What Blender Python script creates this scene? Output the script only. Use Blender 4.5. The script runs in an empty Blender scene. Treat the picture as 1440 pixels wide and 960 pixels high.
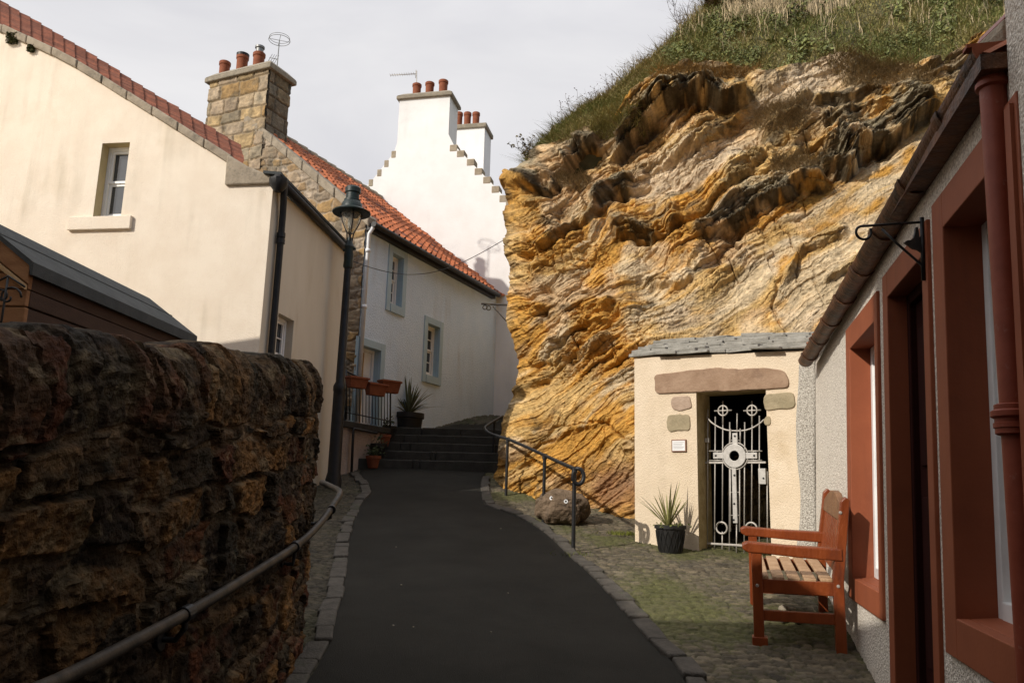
import bpy, bmesh, math, random
import numpy as np
from mathutils import Vector, Matrix
R = math.radians
random.seed(7)
scn = bpy.context.scene
col = scn.collection

# ------------------------------------------------------------------ camera
F = 1120.0
PITCH, ROLL = R(11.0), R(1.5)
CAM = np.array([0.0, 0.0, 1.6])
_f = np.array([0, math.cos(PITCH), math.sin(PITCH)])
_r0 = np.array([1.0, 0, 0])
_u0 = np.array([0, -math.sin(PITCH), math.cos(PITCH)])
_r = _r0 * math.cos(ROLL) + _u0 * math.sin(ROLL)
_u = _u0 * math.cos(ROLL) - _r0 * math.sin(ROLL)
cd = bpy.data.cameras.new('camera')
cd.sensor_width = 36.0
cd.lens = F / 1440 * 36
cd.clip_start = 0.05
cd.clip_end = 600
cam = bpy.data.objects.new('camera', cd)
col.objects.link(cam)
cam.matrix_world = Matrix(((_r[0], _u[0], -_f[0], CAM[0]), (_r[1], _u[1], -_f[1], CAM[1]),
                           (_r[2], _u[2], -_f[2], CAM[2]), (0, 0, 0, 1)))
scn.camera = cam

# ------------------------------------------------------------------ light
SUN_EL = R(30.0)
SUN_DIR = np.array([-0.78, -0.62])            # horizontal direction towards the sun
SUN_DIR = SUN_DIR / np.linalg.norm(SUN_DIR)
ts = Vector((SUN_DIR[0] * math.cos(SUN_EL), SUN_DIR[1] * math.cos(SUN_EL), math.sin(SUN_EL)))
sl = bpy.data.lights.new('sun', 'SUN')
sl.energy = 3.4
sl.angle = R(0.6)
sl.color = (1.0, 0.935, 0.835)
sun = bpy.data.objects.new('sun', sl)
col.objects.link(sun)
sun.rotation_euler = ts.to_track_quat('Z', 'Y').to_euler()
sun.location = (-10, -10, 20)

w = bpy.data.worlds.new('World')
scn.world = w
w.use_nodes = True
nt = w.node_tree
nt.nodes.clear()
out = nt.nodes.new('ShaderNodeOutputWorld')
bg = nt.nodes.new('ShaderNodeBackground')
bg.inputs['Strength'].default_value = 0.1
sky = nt.nodes.new('ShaderNodeTexSky')
sky.sky_type = 'NISHITA'
sky.sun_disc = False
sky.sun_elevation = SUN_EL
sky.sun_rotation = math.atan2(SUN_DIR[0], SUN_DIR[1])
tc = nt.nodes.new('ShaderNodeTexCoord')
sep = nt.nodes.new('ShaderNodeSeparateXYZ')
nt.links.new(tc.outputs['Generated'], sep.inputs[0])
mp = nt.nodes.new('ShaderNodeMapping')
mp.inputs['Scale'].default_value = (1.0, 1.0, 2.6)
nt.links.new(tc.outputs['Generated'], mp.inputs[0])
nz = nt.nodes.new('ShaderNodeTexNoise')
nz.inputs['Scale'].default_value = 2.3
nz.inputs['Detail'].default_value = 5
nz.inputs['Roughness'].default_value = 0.5
nz.inputs['Distortion'].default_value = 0.5
nt.links.new(mp.outputs[0], nz.inputs['Vector'])
cr = nt.nodes.new('ShaderNodeValToRGB')
cr.color_ramp.elements[0].position = 0.3
cr.color_ramp.elements[0].color = (0.56, 0.56, 0.595, 1)
cr.color_ramp.elements[1].position = 0.72
cr.color_ramp.elements[1].color = (0.76, 0.75, 0.755, 1)
nt.links.new(nz.outputs['Fac'], cr.inputs[0])
sc_ = nt.nodes.new('ShaderNodeVectorMath')
sc_.operation = 'SCALE'
sc_.inputs['Scale'].default_value = 10.7
nt.links.new(cr.outputs[0], sc_.inputs[0])
# the veil of cloud thins towards the zenith and is brighter there
zr = nt.nodes.new('ShaderNodeMapRange'); zr.interpolation_type = 'SMOOTHSTEP'
zr.inputs['From Min'].default_value = 0.50; zr.inputs['From Max'].default_value = 0.95
zr.inputs['To Min'].default_value = 10.7; zr.inputs['To Max'].default_value = 20.0
nt.links.new(sep.outputs['Z'], zr.inputs['Value']); nt.links.new(zr.outputs[0], sc_.inputs['Scale'])
# cloud ahead (+Y) and overhead; low behind the camera the sky has cleared
ad = nt.nodes.new('ShaderNodeMath'); ad.operation = 'MULTIPLY_ADD'
nt.links.new(sep.outputs['Z'], ad.inputs[0]); ad.inputs[1].default_value = 0.75
nt.links.new(sep.outputs['Y'], ad.inputs[2])
mr = nt.nodes.new('ShaderNodeMapRange')
mr.interpolation_type = 'SMOOTHSTEP'
mr.inputs['From Min'].default_value = -0.15
mr.inputs['From Max'].default_value = 0.35
nt.links.new(ad.outputs[0], mr.inputs['Value'])
mx = nt.nodes.new('ShaderNodeMix'); mx.data_type = 'RGBA'; mx.clamp_result = False; mx.clamp_factor = True
nt.links.new(mr.outputs[0], mx.inputs['Factor'])
nt.links.new(sky.outputs[0], mx.inputs['A'])
nt.links.new(sc_.outputs[0], mx.inputs['B'])
nt.links.new(mx.outputs['Result'], bg.inputs['Color'])
nt.links.new(bg.outputs[0], out.inputs[0])
scn.view_settings.view_transform = 'Standard'
scn.view_settings.look = 'None'
scn.view_settings.exposure = 0.16
scn.view_settings.gamma = 1.0
scn.render.engine = 'CYCLES'
scn.cycles.max_bounces = 6
scn.cycles.use_denoising = True

# ------------------------------------------------------------------ picking helpers
def ray(px, py):
    return _r * ((px - 720) / F) + _u * ((480 - py) / F) + _f
def P(px, py, Y):
    r = ray(px, py)
    return CAM + r * (Y / r[1])
def nrm(v):
    v = np.array(v, float)
    return v / np.linalg.norm(v)
_gy = np.array([-40, -6, -3, 0, 4.44, 8, 10, 11.5, 13, 14.6, 18.5, 25, 60, 300.])
_gz = np.array([-2, -.55, -.3, 0.02, .56, 1.06, 1.34, 1.66, 1.93, 2.66, 3.42, 4.0, 5.0, 6.0])
_fy = np.linspace(-40, 300, 6801)
_fz = np.interp(_fy, _gy, _gz)
_k = np.hanning(25); _k /= _k.sum()
_fz = np.convolve(np.pad(_fz, 12, mode='edge'), _k, mode='valid')
def G(Y):
    return np.interp(Y, _fy, _fz)
def gpt(px, py):
    r = ray(px, py)
    lo = None
    for Y in np.arange(1.5, 40, 0.02):
        z = CAM[2] + r[2] / r[1] * Y
        if z <= G(Y):
            break
    return np.array([r[0] / r[1] * Y, Y, G(Y)])

class Fr:
    def __init__(s, o, u, n, w=(0, 0, 1)):
        s.o, s.u, s.n, s.w = np.array(o, float), nrm(u), nrm(n), np.array(w, float)
    def pt(s, a, z, d=0.0):
        return s.o + s.u * a + s.w * z + s.n * d
    def loc(s, px, py, d=0.0):
        r = ray(px, py)
        A = np.column_stack([s.u, s.w, -r])
        x = np.linalg.solve(A, CAM - s.o - s.n * d)
        return float(x[0]), float(x[1])

# ------------------------------------------------------------------ noise
def _h(ix, iy, seed):
    a = (ix.astype(np.int64) * 374761393 + iy.astype(np.int64) * 668265263 + seed * 974634777) & 0xffffffff
    a = ((a ^ (a >> 13)) * 1274126177) & 0xffffffff
    a = ((a ^ (a >> 16)) * 2246822519) & 0xffffffff
    a = a ^ (a >> 15)
    return (a & 0xffffff) / float(0xffffff)
def vn(x, y, seed=0):
    ix, iy = np.floor(x), np.floor(y)
    fx, fy = x - ix, y - iy
    fx = fx * fx * fx * (fx * (fx * 6 - 15) + 10)
    fy = fy * fy * fy * (fy * (fy * 6 - 15) + 10)
    a, b = _h(ix, iy, seed), _h(ix + 1, iy, seed)
    c, d = _h(ix, iy + 1, seed), _h(ix + 1, iy + 1, seed)
    return (a * (1 - fx) + b * fx) * (1 - fy) + (c * (1 - fx) + d * fx) * fy
def fbm(x, y, o=4, seed=0, g=0.5):
    t, a, n = 0, 1.0, 0
    c, s = 0.8, 0.6
    for i in range(o):
        t = t + a * (vn(x, y, seed + i * 17) - .5)
        n += a
        a *= g
        x, y = (x * c - y * s) * 2.03 + 13.1, (x * s + y * c) * 2.03 + 7.7
    return t / n * 2
def ridged(x, y, o=4, seed=0):
    t, a, n = 0, 1.0, 0
    for i in range(o):
        t = t + a * (1 - np.abs(vn(x, y, seed + i * 31) * 2 - 1))
        n += a; a *= .5
        x, y = x * 2.1 + 3.3, y * 2.1 + 9.1
    return t / n
def voro(x, y, seed=0, jit=.85):
    ix, iy = np.floor(x), np.floor(y)
    f1 = np.full(x.shape, 9.0); f2 = np.full(x.shape, 9.0); idd = np.zeros(x.shape)
    ddx = np.zeros(x.shape); ddy = np.zeros(x.shape)
    for i in (-1, 0, 1):
        for j in (-1, 0, 1):
            cx, cy = ix + i, iy + j
            qx = cx + .5 + jit * (_h(cx, cy, seed) - .5); qy = cy + .5 + jit * (_h(cx, cy, seed + 5) - .5)
            dx, dy = x - qx, y - qy
            d = np.sqrt(dx * dx + dy * dy)
            m = d < f1
            f2 = np.where(m, f1, np.minimum(f2, d))
            idd = np.where(m, _h(cx, cy, seed + 9), idd)
            ddx = np.where(m, dx, ddx); ddy = np.where(m, dy, ddy)
            f1 = np.where(m, d, f1)
    return f1, f2, idd, ddx, ddy
def sst(a, b, x):
    t = np.clip((x - a) / (b - a), 0, 1)
    return t * t * (3 - 2 * t)
def voro4(x, y, seed=0, jit=.9):
    """squarish random rubble: edge distance and an id per stone"""
    ix, iy = np.floor(x), np.floor(y)
    f1 = np.full(x.shape, 9.0); f2 = np.full(x.shape, 9.0); idd = np.zeros(x.shape); ddx = np.zeros(x.shape); ddy = np.zeros(x.shape)
    for i in (-1, 0, 1):
        for j in (-1, 0, 1):
            cx, cy = ix + i, iy + j
            qx = cx + .5 + jit * (_h(cx, cy, seed) - .5); qy = cy + .5 + jit * (_h(cx, cy, seed + 5) - .5)
            wgt = .62 + .76 * _h(cx, cy, seed + 11)
            dx, dy = x - qx, y - qy
            d = ((np.abs(dx) ** 3.2 + np.abs(dy) ** 3.2) ** (1 / 3.2)) / wgt
            m = d < f1
            f2 = np.where(m, f1, np.minimum(f2, d))
            idd = np.where(m, _h(cx, cy, seed + 9), idd); ddx = np.where(m, dx, ddx); ddy = np.where(m, dy, ddy)
            f1 = np.where(m, d, f1)
    return f2 - f1, idd, ddx, ddy
def coursed(x, y, rh, wd, seed):
    """irregular coursed stones: distance to the joint, an id in 0..1, offsets from the stone's middle"""
    rg = np.random.RandomState(seed)
    y0, y1 = y.min() - .5, y.max() + .5
    e = [y0]
    while e[-1] < y1:
        e.append(e[-1] + rg.uniform(*rh))
    e = np.array(e)
    ri = np.clip(np.searchsorted(e, y) - 1, 0, len(e) - 2)
    d = np.zeros(x.shape); idd = np.zeros(x.shape); cx = np.zeros(x.shape); cy = np.zeros(x.shape)
    x0, x1 = x.min() - 1, x.max() + 1
    for k in np.unique(ri):
        m = ri == k
        f = [x0 - rg.uniform(0, .3)]
        hh = e[k + 1] - e[k]
        while f[-1] < x1:
            f.append(f[-1] + rg.uniform(*wd) * (.6 + hh / rh[1] * .6))
        f = np.array(f)
        ci = np.clip(np.searchsorted(f, x[m]) - 1, 0, len(f) - 2)
        dx = np.minimum(x[m] - f[ci], f[ci + 1] - x[m]); dy = np.minimum(y[m] - e[k], e[k + 1] - y[m])
        rr = .035
        ax, ay = np.clip(rr - dx, 0, None), np.clip(rr - dy, 0, None)
        d[m] = np.minimum(np.minimum(dx, dy), rr - np.sqrt(ax * ax + ay * ay))
        idd[m] = _h(ci, ci * 0 + k, seed + 3)
        cx[m] = x[m] - (f[ci] + f[ci + 1]) / 2; cy[m] = y[m] - (e[k] + e[k + 1]) / 2
    return d, idd, cx, cy
def palette(idd, cols, seed=0):
    cols = np.array(cols)
    k = np.floor(idd * 997.0 % 1.0 * len(cols)).astype(int) % len(cols)
    v = .75 + .5 * ((idd * 313.7) % 1.0)
    return cols[k] * v[..., None]

# ------------------------------------------------------------------ object helpers
ORG = {}
def rootorg(o):
    return ORG.get(o.name, np.zeros(3))
def finish(o, parent):
    col.objects.link(o)
    if parent is not None:
        o.parent = parent
        ORG[o.name] = rootorg(parent)
    else:
        ORG[o.name] = np.zeros(3)
    return o
def tag(o, label=None, cat=None, group=None, kind=None):
    if label: o['label'] = label
    if cat: o['category'] = cat
    if group: o['group'] = group
    if kind: o['kind'] = kind
    return o
def thing(name, loc, label, cat, group=None):
    o = bpy.data.objects.new(name, None)
    o.location = [float(v) for v in loc]
    o.empty_display_size = .1
    col.objects.link(o)
    ORG[o.name] = np.array(loc, float)
    return tag(o, label, cat, group)
def npmesh(name, V, Fc, mat, parent=None, smooth=True, colr=None, recenter=False):
    V = np.asarray(V, np.float64).reshape(-1, 3)
    org = rootorg(parent) if parent is not None else np.zeros(3)
    if parent is None and recenter:
        org = np.array([V[:, 0].mean(), V[:, 1].mean(), V[:, 2].min()])
    V = V - org
    Fc = np.asarray(Fc, np.int32)
    me = bpy.data.meshes.new(name)
    k = Fc.shape[1]
    me.vertices.add(len(V)); me.vertices.foreach_set('co', V.astype(np.float32).ravel())
    me.loops.add(Fc.size); me.loops.foreach_set('vertex_index', Fc.ravel())
    me.polygons.add(len(Fc)); me.polygons.foreach_set('loop_start', np.arange(0, Fc.size, k, dtype=np.int32))
    if colr is not None:
        c = np.ones((len(V), 4), np.float32); c[:, :3] = np.asarray(colr).reshape(-1, 3)
        at = me.color_attributes.new('Col', 'FLOAT_COLOR', 'POINT')
        at.data.foreach_set('color', c.ravel())
    me.polygons.foreach_set('use_smooth', np.full(len(Fc), smooth))
    me.update(calc_edges=True)
    me.materials.append(mat)
    o = bpy.data.objects.new(name, me)
    finish(o, parent)
    if parent is None and recenter:
        o.location = org; ORG[o.name] = org
    return o
def gridfaces(n, m):
    i = np.arange(n * m).reshape(n, m)
    return np.stack([i[:-1, :-1], i[1:, :-1], i[1:, 1:], i[:-1, 1:]], -1).reshape(-1, 4)
def gridmesh(name, A, mat, parent=None, colr=None, smooth=True, keep=None, recenter=False):
    n, m = A.shape[:2]
    Fc = gridfaces(n, m)
    if keep is not None:
        k = keep[:-1, :-1] & keep[1:, :-1] & keep[1:, 1:] & keep[:-1, 1:]
        Fc = Fc[k.ravel()]
    return npmesh(name, A.reshape(-1, 3), Fc, mat, parent, smooth, colr, recenter)
def gridnormals(A):
    du = np.gradient(A, axis=0); dv = np.gradient(A, axis=1)
    n = np.cross(du, dv)
    return n / (np.linalg.norm(n, axis=-1, keepdims=True) + 1e-9)

class MB:
    def __init__(s):
        s.v, s.f = [], []
    def add(s, vs, fs):
        b = len(s.v)
        s.v += [tuple(float(c) for c in q) for q in vs]
        s.f += [tuple(b + i for i in f) for f in fs]
        return s
    def box8(s, p):
        return s.add(p, [(0, 1, 2, 3), (7, 6, 5, 4), (0, 4, 5, 1), (1, 5, 6, 2), (2, 6, 7, 3), (3, 7, 4, 0)])
    def fbox(s, fr, a0, a1, z0, z1, d0, d1):
        return s.box8([fr.pt(a0, z0, d0), fr.pt(a1, z0, d0), fr.pt(a1, z1, d0), fr.pt(a0, z1, d0),
                       fr.pt(a0, z0, d1), fr.pt(a1, z0, d1), fr.pt(a1, z1, d1), fr.pt(a0, z1, d1)])
    def quad(s, a, b, c, d):
        return s.add([a, b, c, d], [(0, 1, 2, 3)])
    def prism(s, fr, poly, d0, d1):
        n = len(poly)
        vs = [fr.pt(a, z, d0) for a, z in poly] + [fr.pt(a, z, d1) for a, z in poly]
        return s.add(vs, [tuple(range(n)), tuple(range(2 * n - 1, n - 1, -1))] +
                     [(i, i + n, (i + 1) % n + n, (i + 1) % n) for i in range(n)])
    def tube(s, pts, r, n=10, cap=True):
        pts = [np.array(p, float) for p in pts]
        rr = [r] * len(pts) if np.isscalar(r) else list(r)
        T = [nrm(pts[min(i + 1, len(pts) - 1)] - pts[max(i - 1, 0)]) for i in range(len(pts))]
        ref = np.array([0, 0, 1.0]) if abs(T[0][2]) < .9 else np.array([1.0, 0, 0])
        a = nrm(np.cross(T[0], ref))
        vs = []
        for p, t, q in zip(pts, T, rr):
            a = nrm(a - t * np.dot(a, t)); b = np.cross(t, a)
            for k in range(n):
                th = 2 * math.pi * k / n
                vs.append(p + (a * math.cos(th) + b * math.sin(th)) * q)
        fs = [(i * n + k, i * n + (k + 1) % n, (i + 1) * n + (k + 1) % n, (i + 1) * n + k)
              for i in range(len(pts) - 1) for k in range(n)]
        if cap:
            fs += [tuple(range(n - 1, -1, -1)), tuple(range((len(pts) - 1) * n, len(pts) * n))]
        return s.add(vs, fs)
    def lathe(s, c, prof, n=20, ax=(0, 0, 1), cap=True):
        c = np.array(c, float); ax = nrm(ax)
        ref = np.array([1.0, 0, 0]) if abs(ax[0]) < .9 else np.array([0, 1.0, 0])
        a = nrm(np.cross(ax, ref)); b = np.cross(ax, a)
        vs = [c + ax * z + (a * math.cos(2 * math.pi * k / n) + b * math.sin(2 * math.pi * k / n)) * r
              for r, z in prof for k in range(n)]
        m = len(prof)
        fs = [(i * n + k, i * n + (k + 1) % n, (i + 1) * n + (k + 1) % n, (i + 1) * n + k) for i in range(m - 1) for k in range(n)]
        if cap:
            fs += [tuple(range(n - 1, -1, -1)), tuple(range((m - 1) * n, m * n))]
        return s.add(vs, fs)
    def ring(s, c, a, b, R_, r, n=28, k=8):
        c = np.array(c); a, b = nrm(a), nrm(b); nn = np.cross(a, b)
        vs = []
        for i in range(n):
            t = 2 * math.pi * i / n
            d = a * math.cos(t) + b * math.sin(t)
            for j in range(k):
                q = 2 * math.pi * j / k
                vs.append(c + d * (R_ + r * math.cos(q)) + nn * r * math.sin(q))
        return s.add(vs, [(i * k + j, ((i + 1) % n) * k + j, ((i + 1) % n) * k + (j + 1) % k, i * k + (j + 1) % k) for i in range(n) for j in range(k)])
    def disc(s, c, a, b, R0, R1, t, n=28):
        """flat annulus of thickness t"""
        c = np.array(c); a, b = nrm(a), nrm(b); nn = np.cross(a, b)
        vs = []
        for i in range(n):
            q = 2 * math.pi * i / n
            d = a * math.cos(q) + b * math.sin(q)
            vs += [c + d * R0 - nn * t / 2, c + d * R1 - nn * t / 2, c + d * R1 + nn * t / 2, c + d * R0 + nn * t / 2]
        fs = []
        for i in range(n):
            j = (i + 1) % n
            for k in range(4):
                fs.append((i * 4 + k, j * 4 + k, j * 4 + (k + 1) % 4, i * 4 + (k + 1) % 4))
        return s.add(vs, fs)
    def build(s, name, mat, parent=None, smooth=False, bevel=0, seg=2, recenter=True, auto=False):
        V = np.array(s.v)
        if parent is not None: org = rootorg(parent)
        elif recenter: org = np.array([(V[:, 0].min() + V[:, 0].max()) / 2, (V[:, 1].min() + V[:, 1].max()) / 2, V[:, 2].min()])
        else: org = np.zeros(3)
        me = bpy.data.meshes.new(name)
        me.from_pydata([tuple(q) for q in (V - org)], [], s.f)
        bm = bmesh.new(); bm.from_mesh(me)
        bmesh.ops.recalc_face_normals(bm, faces=bm.faces)
        if auto:
            for e in bm.edges:
                if len(e.link_faces) == 2 and e.calc_face_angle(0) > .6: e.smooth = False
        bm.to_mesh(me); bm.free()
        if smooth or auto:
            me.polygons.foreach_set('use_smooth', [True] * len(me.polygons))
        me.materials.append(mat)
        o = bpy.data.objects.new(name, me)
        finish(o, parent)
        if parent is None:
            o.location = org; ORG[o.name] = org
        if bevel:
            b = o.modifiers.new('bevel', 'BEVEL'); b.width = bevel; b.segments = seg; b.limit_method = 'ANGLE'
        return o

# ------------------------------------------------------------------ materials
def pmat(name, c1, c2=None, scale=6, rough=.85, bump=0, bscale=60, attr=False, metal=0, c3=None, s3=1.2, t3=.55, spec=.35,
         bdet=4, bdist=.02, coat=0, streak=None, vstretch=1.0, lo=.35, hi=.65, attrmix=.25):
    m = bpy.data.materials.new(name); m.use_nodes = True
    t = m.node_tree; N = t.nodes; L = t.links
    b = N['Principled BSDF']
    b.inputs['Roughness'].default_value = rough
    b.inputs['Metallic'].default_value = metal
    b.inputs['Specular IOR Level'].default_value = spec
    if coat: b.inputs['Coat Weight'].default_value = coat; b.inputs['Coat Roughness'].default_value = .25
    tcn = N.new('ShaderNodeTexCoord'); vec = tcn.outputs['Object']
    if vstretch != 1.0:
        mpn = N.new('ShaderNodeMapping'); mpn.inputs['Scale'].default_value = (1, 1, vstretch)
        L.new(vec, mpn.inputs[0]); vec = mpn.outputs[0]
    def noise(s, d=5, r=.6):
        n = N.new('ShaderNodeTexNoise'); n.inputs['Scale'].default_value = s; n.inputs['Detail'].default_value = d; n.inputs['Roughness'].default_value = r
        L.new(vec, n.inputs['Vector']); return n
    def rng(sock, a, b_):
        q = N.new('ShaderNodeMapRange'); q.inputs['From Min'].default_value = a; q.inputs['From Max'].default_value = b_
        L.new(sock, q.inputs['Value']); return q.outputs[0]
    def mix(fac, A, B):
        q = N.new('ShaderNodeMix'); q.data_type = 'RGBA'
        if isinstance(fac, float): q.inputs['Factor'].default_value = fac
        else: L.new(fac, q.inputs['Factor'])
        for nm, x in (('A', A), ('B', B)):
            if isinstance(x, tuple): q.inputs[nm].default_value = (*x, 1)
            else: L.new(x, q.inputs[nm])
        return q.outputs['Result']
    c2 = c2 or c1
    n1 = noise(scale)
    f1 = rng(n1.outputs['Fac'], lo, hi)
    if attr:
        a = N.new('ShaderNodeAttribute'); a.attribute_name = 'Col'
        q = N.new('ShaderNodeMix'); q.data_type = 'RGBA'; q.blend_type = 'MULTIPLY'; q.inputs['Factor'].default_value = 1
        L.new(a.outputs['Color'], q.inputs['A']); L.new(mix(f1, c1, c2), q.inputs['B'])
        colr = q.outputs['Result']
    else:
        colr = mix(f1, c1, c2)
    if c3:
        n3 = noise(s3, 6, .65)
        colr = mix(rng(n3.outputs['Fac'], t3, t3 + .16), colr, c3)
    if streak:
        mq = N.new('ShaderNodeMapping'); mq.inputs['Scale'].default_value = (1, 1, .10); L.new(tcn.outputs['Object'], mq.inputs[0])
        ns = N.new('ShaderNodeTexNoise'); ns.inputs['Scale'].default_value = streak[1]; ns.inputs['Detail'].default_value = 5; L.new(mq.outputs[0], ns.inputs['Vector'])
        n5 = noise(.9, 4, .6)
        mm = N.new('ShaderNodeMath'); mm.operation = 'MULTIPLY'
        L.new(rng(ns.outputs['Fac'], .50, .72), mm.inputs[0]); L.new(rng(n5.outputs['Fac'], .42, .62), mm.inputs[1])
        m2 = N.new('ShaderNodeMath'); m2.operation = 'MULTIPLY'; m2.inputs[1].default_value = streak[2]; m2.use_clamp = True
        L.new(mm.outputs[0], m2.inputs[0])
        colr = mix(m2.outputs[0], colr, streak[0])
    L.new(colr, b.inputs['Base Color'])
    if bump:
        nb = noise(bscale, bdet, .6)
        bp = N.new('ShaderNodeBump'); bp.inputs['Strength'].default_value = bump; bp.inputs['Distance'].default_value = bdist
        L.new(nb.outputs['Fac'], bp.inputs['Height']); L.new(bp.outputs[0], b.inputs['Normal'])
    return m

M = {}
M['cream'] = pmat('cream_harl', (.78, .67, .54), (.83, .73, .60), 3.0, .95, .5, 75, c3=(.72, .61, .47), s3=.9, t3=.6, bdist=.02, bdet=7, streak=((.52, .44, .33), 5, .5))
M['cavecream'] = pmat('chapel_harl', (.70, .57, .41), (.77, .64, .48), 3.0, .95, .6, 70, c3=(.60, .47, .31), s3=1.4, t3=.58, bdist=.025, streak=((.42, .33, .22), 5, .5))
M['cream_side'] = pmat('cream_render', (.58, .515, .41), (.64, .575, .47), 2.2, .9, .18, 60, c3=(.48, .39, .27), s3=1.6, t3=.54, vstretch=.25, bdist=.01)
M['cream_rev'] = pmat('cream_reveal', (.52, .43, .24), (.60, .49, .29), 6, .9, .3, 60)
M['white'] = pmat('white_harl', (.80, .785, .765), (.85, .84, .825), 2.2, .92, .35, 40, c3=(.66, .645, .63), s3=.55, t3=.58, bdist=.015, streak=((.58, .56, .54), 3, .45))
M['blueharl'] = pmat('white_roughcast', (.655, .79, .93), (.71, .83, .96), 3.2, .92, .9, 40, c3=(.60, .71, .82), s3=.9, t3=.6, bdist=.03, streak=((.50, .53, .56), 4, .5))
M['blue'] = pmat('pale_blue_paint', (.37, .49, .56), (.41, .53, .595), 8, .7, .12, 60)
M['skew'] = pmat('skew_stone', (.25, .205, .15), (.36, .30, .225), 7, .95, .6, 30, c3=(.13, .115, .09), s3=5, t3=.56)
M['cap'] = pmat('cap_stone', (.22, .19, .145), (.33, .28, .21), 8, .95, .5, 30, c3=(.15, .135, .10), s3=4, t3=.55)
M['stone'] = pmat('stone_blocks', (.8, .8, .8), (1.15, 1.12, 1.05), 14, .95, .6, 60, attr=True, c3=(.13, .115, .09), s3=6, t3=.66)
M['wallstone'] = pmat('wall_stone', (.50, .47, .42), (1.3, 1.22, 1.08), 22, .92, 1.0, 48, attr=True, c3=(.030, .032, .026), s3=5, t3=.60, spec=.2, bdet=8, bdist=.03)
M['rock'] = pmat('sandstone', (.80, .77, .72), (1.16, 1.13, 1.07), 14, .95, .9, 34, attr=True, spec=.15, bdist=.035, bdet=8)
M['pantile'] = pmat('pantile_clay', (.75, .75, .75), (1.2, 1.15, 1.1), 10, .85, .3, 60, attr=True, c3=(.085, .05, .035), s3=5, t3=.66)
M['terracotta'] = pmat('terracotta', (.19, .052, .021), (.26, .082, .035), 8, .8, .2, 40, c3=(.2, .09, .05), s3=6, t3=.64)
M['blackiron'] = pmat('black_iron', (.010, .010, .011), (.018, .018, .019), 12, .45, .15, 80)
M['blackgutter'] = pmat('black_gutter', (.013, .012, .012), (.03, .026, .023), 9, .5, .2, 50)
M['lampgreen'] = pmat('dark_green_iron', (.008, .016, .014), (.018, .030, .027), 9, .45, .15, 60)
M['steel'] = pmat('bare_steel', (.014, .013, .012), (.06, .046, .034), 10, .5, .12, 90, metal=0, spec=.22)
M['gate'] = pmat('galvanised_steel', (.39, .36, .32), (.49, .455, .41), 20, .5, .1, 80, metal=.35)
M['gateplate'] = pmat('brushed_steel_plate', (.42, .40, .37), (.52, .495, .46), 25, .45, .08, 80, metal=.3)
M['red'] = pmat('oxide_red_paint', (.25, .066, .026), (.285, .078, .031), 5, .65, .06, 70, c3=(.21, .056, .023), s3=2, t3=.6, streak=((.075, .022, .013), 9, .5))
M['doorred'] = pmat('dark_red_door', (.022, .005, .004), (.030, .007, .005), 5, .85, spec=.08)
M['pipered'] = pmat('red_iron', (.22, .044, .020), (.27, .06, .03), 14, .5, .06, 60, c3=(.30, .14, .10), s3=24, t3=.61)
M['dashgrey'] = pmat('grey_pebbledash', (.24, .21, .175), (.62, .58, .51), 85, .95, .7, 75, lo=.36, hi=.6, bdist=.03, bdet=2)
M['gutterred'] = pmat('rusty_red_gutter', (.055, .020, .009), (.17, .066, .022), 10, .5, .5, 35, c3=(.02, .009, .006), s3=6, t3=.48)
M['dash'] = pmat('pebbledash', (.46, .395, .325), (.86, .80, .70), 85, .95, .6, 75, lo=.38, hi=.6, c3=(.42, .35, .29), s3=1.3, t3=.6, bdist=.03, bdet=2)
M['slate'] = pmat('old_slate', (.20, .19, .165), (.31, .295, .26), 9, .9, .5, 40, c3=(.36, .34, .28), s3=7, t3=.62)
M['darkslate'] = pmat('roof_felt', (.045, .05, .05), (.065, .07, .07), 9, .9, .4, 120)
M['lintel'] = pmat('red_sandstone', (.26, .165, .105), (.36, .245, .165), 5, .95, .5, 30, c3=(.20, .125, .085), s3=4, t3=.56)
M['quoinp'] = pmat('pink_sandstone', (.36, .26, .19), (.44, .33, .25), 8, .95, .5, 30)
M['crow'] = pmat('crow_stone', (.27, .22, .155), (.37, .31, .23), 8, .95, .5, 30)
M['quoing'] = pmat('buff_sandstone', (.29, .24, .15), (.38, .31, .20), 8, .95, .5, 30)
M['jamb'] = pmat('yellowish_jamb', (.34, .25, .11), (.46, .36, .19), 9, .95, .6, 50)
M['occluderdark'] = pmat('occluder_dark', (.04, .035, .03), (.06, .052, .045), 4, .95, .5, 30)  # near-black for the added house behind the camera, to cut bounced light
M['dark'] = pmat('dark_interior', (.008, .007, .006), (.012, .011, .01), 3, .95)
M['asphalt'] = pmat('asphalt', (.0135, .0125, .0095), (.025, .0232, .0185), 1.6, .92, .9, 150, c3=(.045, .042, .036), s3=150, t3=.60, spec=.2, bdist=.012, lo=.3, hi=.7)
M['cobble'] = pmat('mossy_cobbles', (.75, .75, .75), (1.2, 1.2, 1.15), 22, .9, .5, 90, attr=True, spec=.3)
M['kerb'] = pmat('kerb_setts', (.050, .044, .036), (.085, .074, .060), 11, .9, .6, 60, c3=(.05, .055, .03), s3=4, t3=.56)
M['step'] = pmat('step_stone', (.030, .0275, .022), (.050, .046, .038), 7, .9, .5, 50, c3=(.035, .036, .026), s3=3, t3=.54)
M['earth'] = pmat('dark_earth', (.035, .032, .02), (.06, .055, .032), 4, .95, .6, 40)
M['hill'] = pmat('hill_soil', (.05, .05, .02), (.10, .085, .04), 3, .95, .8, 30)
M['leaf'] = pmat('leaves', (.8, .8, .8), (1.2, 1.2, 1.1), 20, .75, attr=True, spec=.25)
M['benchred'] = pmat('red_stained_wood', (.16, .032, .007), (.23, .052, .012), 9, .38, .25, 50, vstretch=.35, c3=(.09, .022, .010), s3=5, t3=.6)
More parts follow.
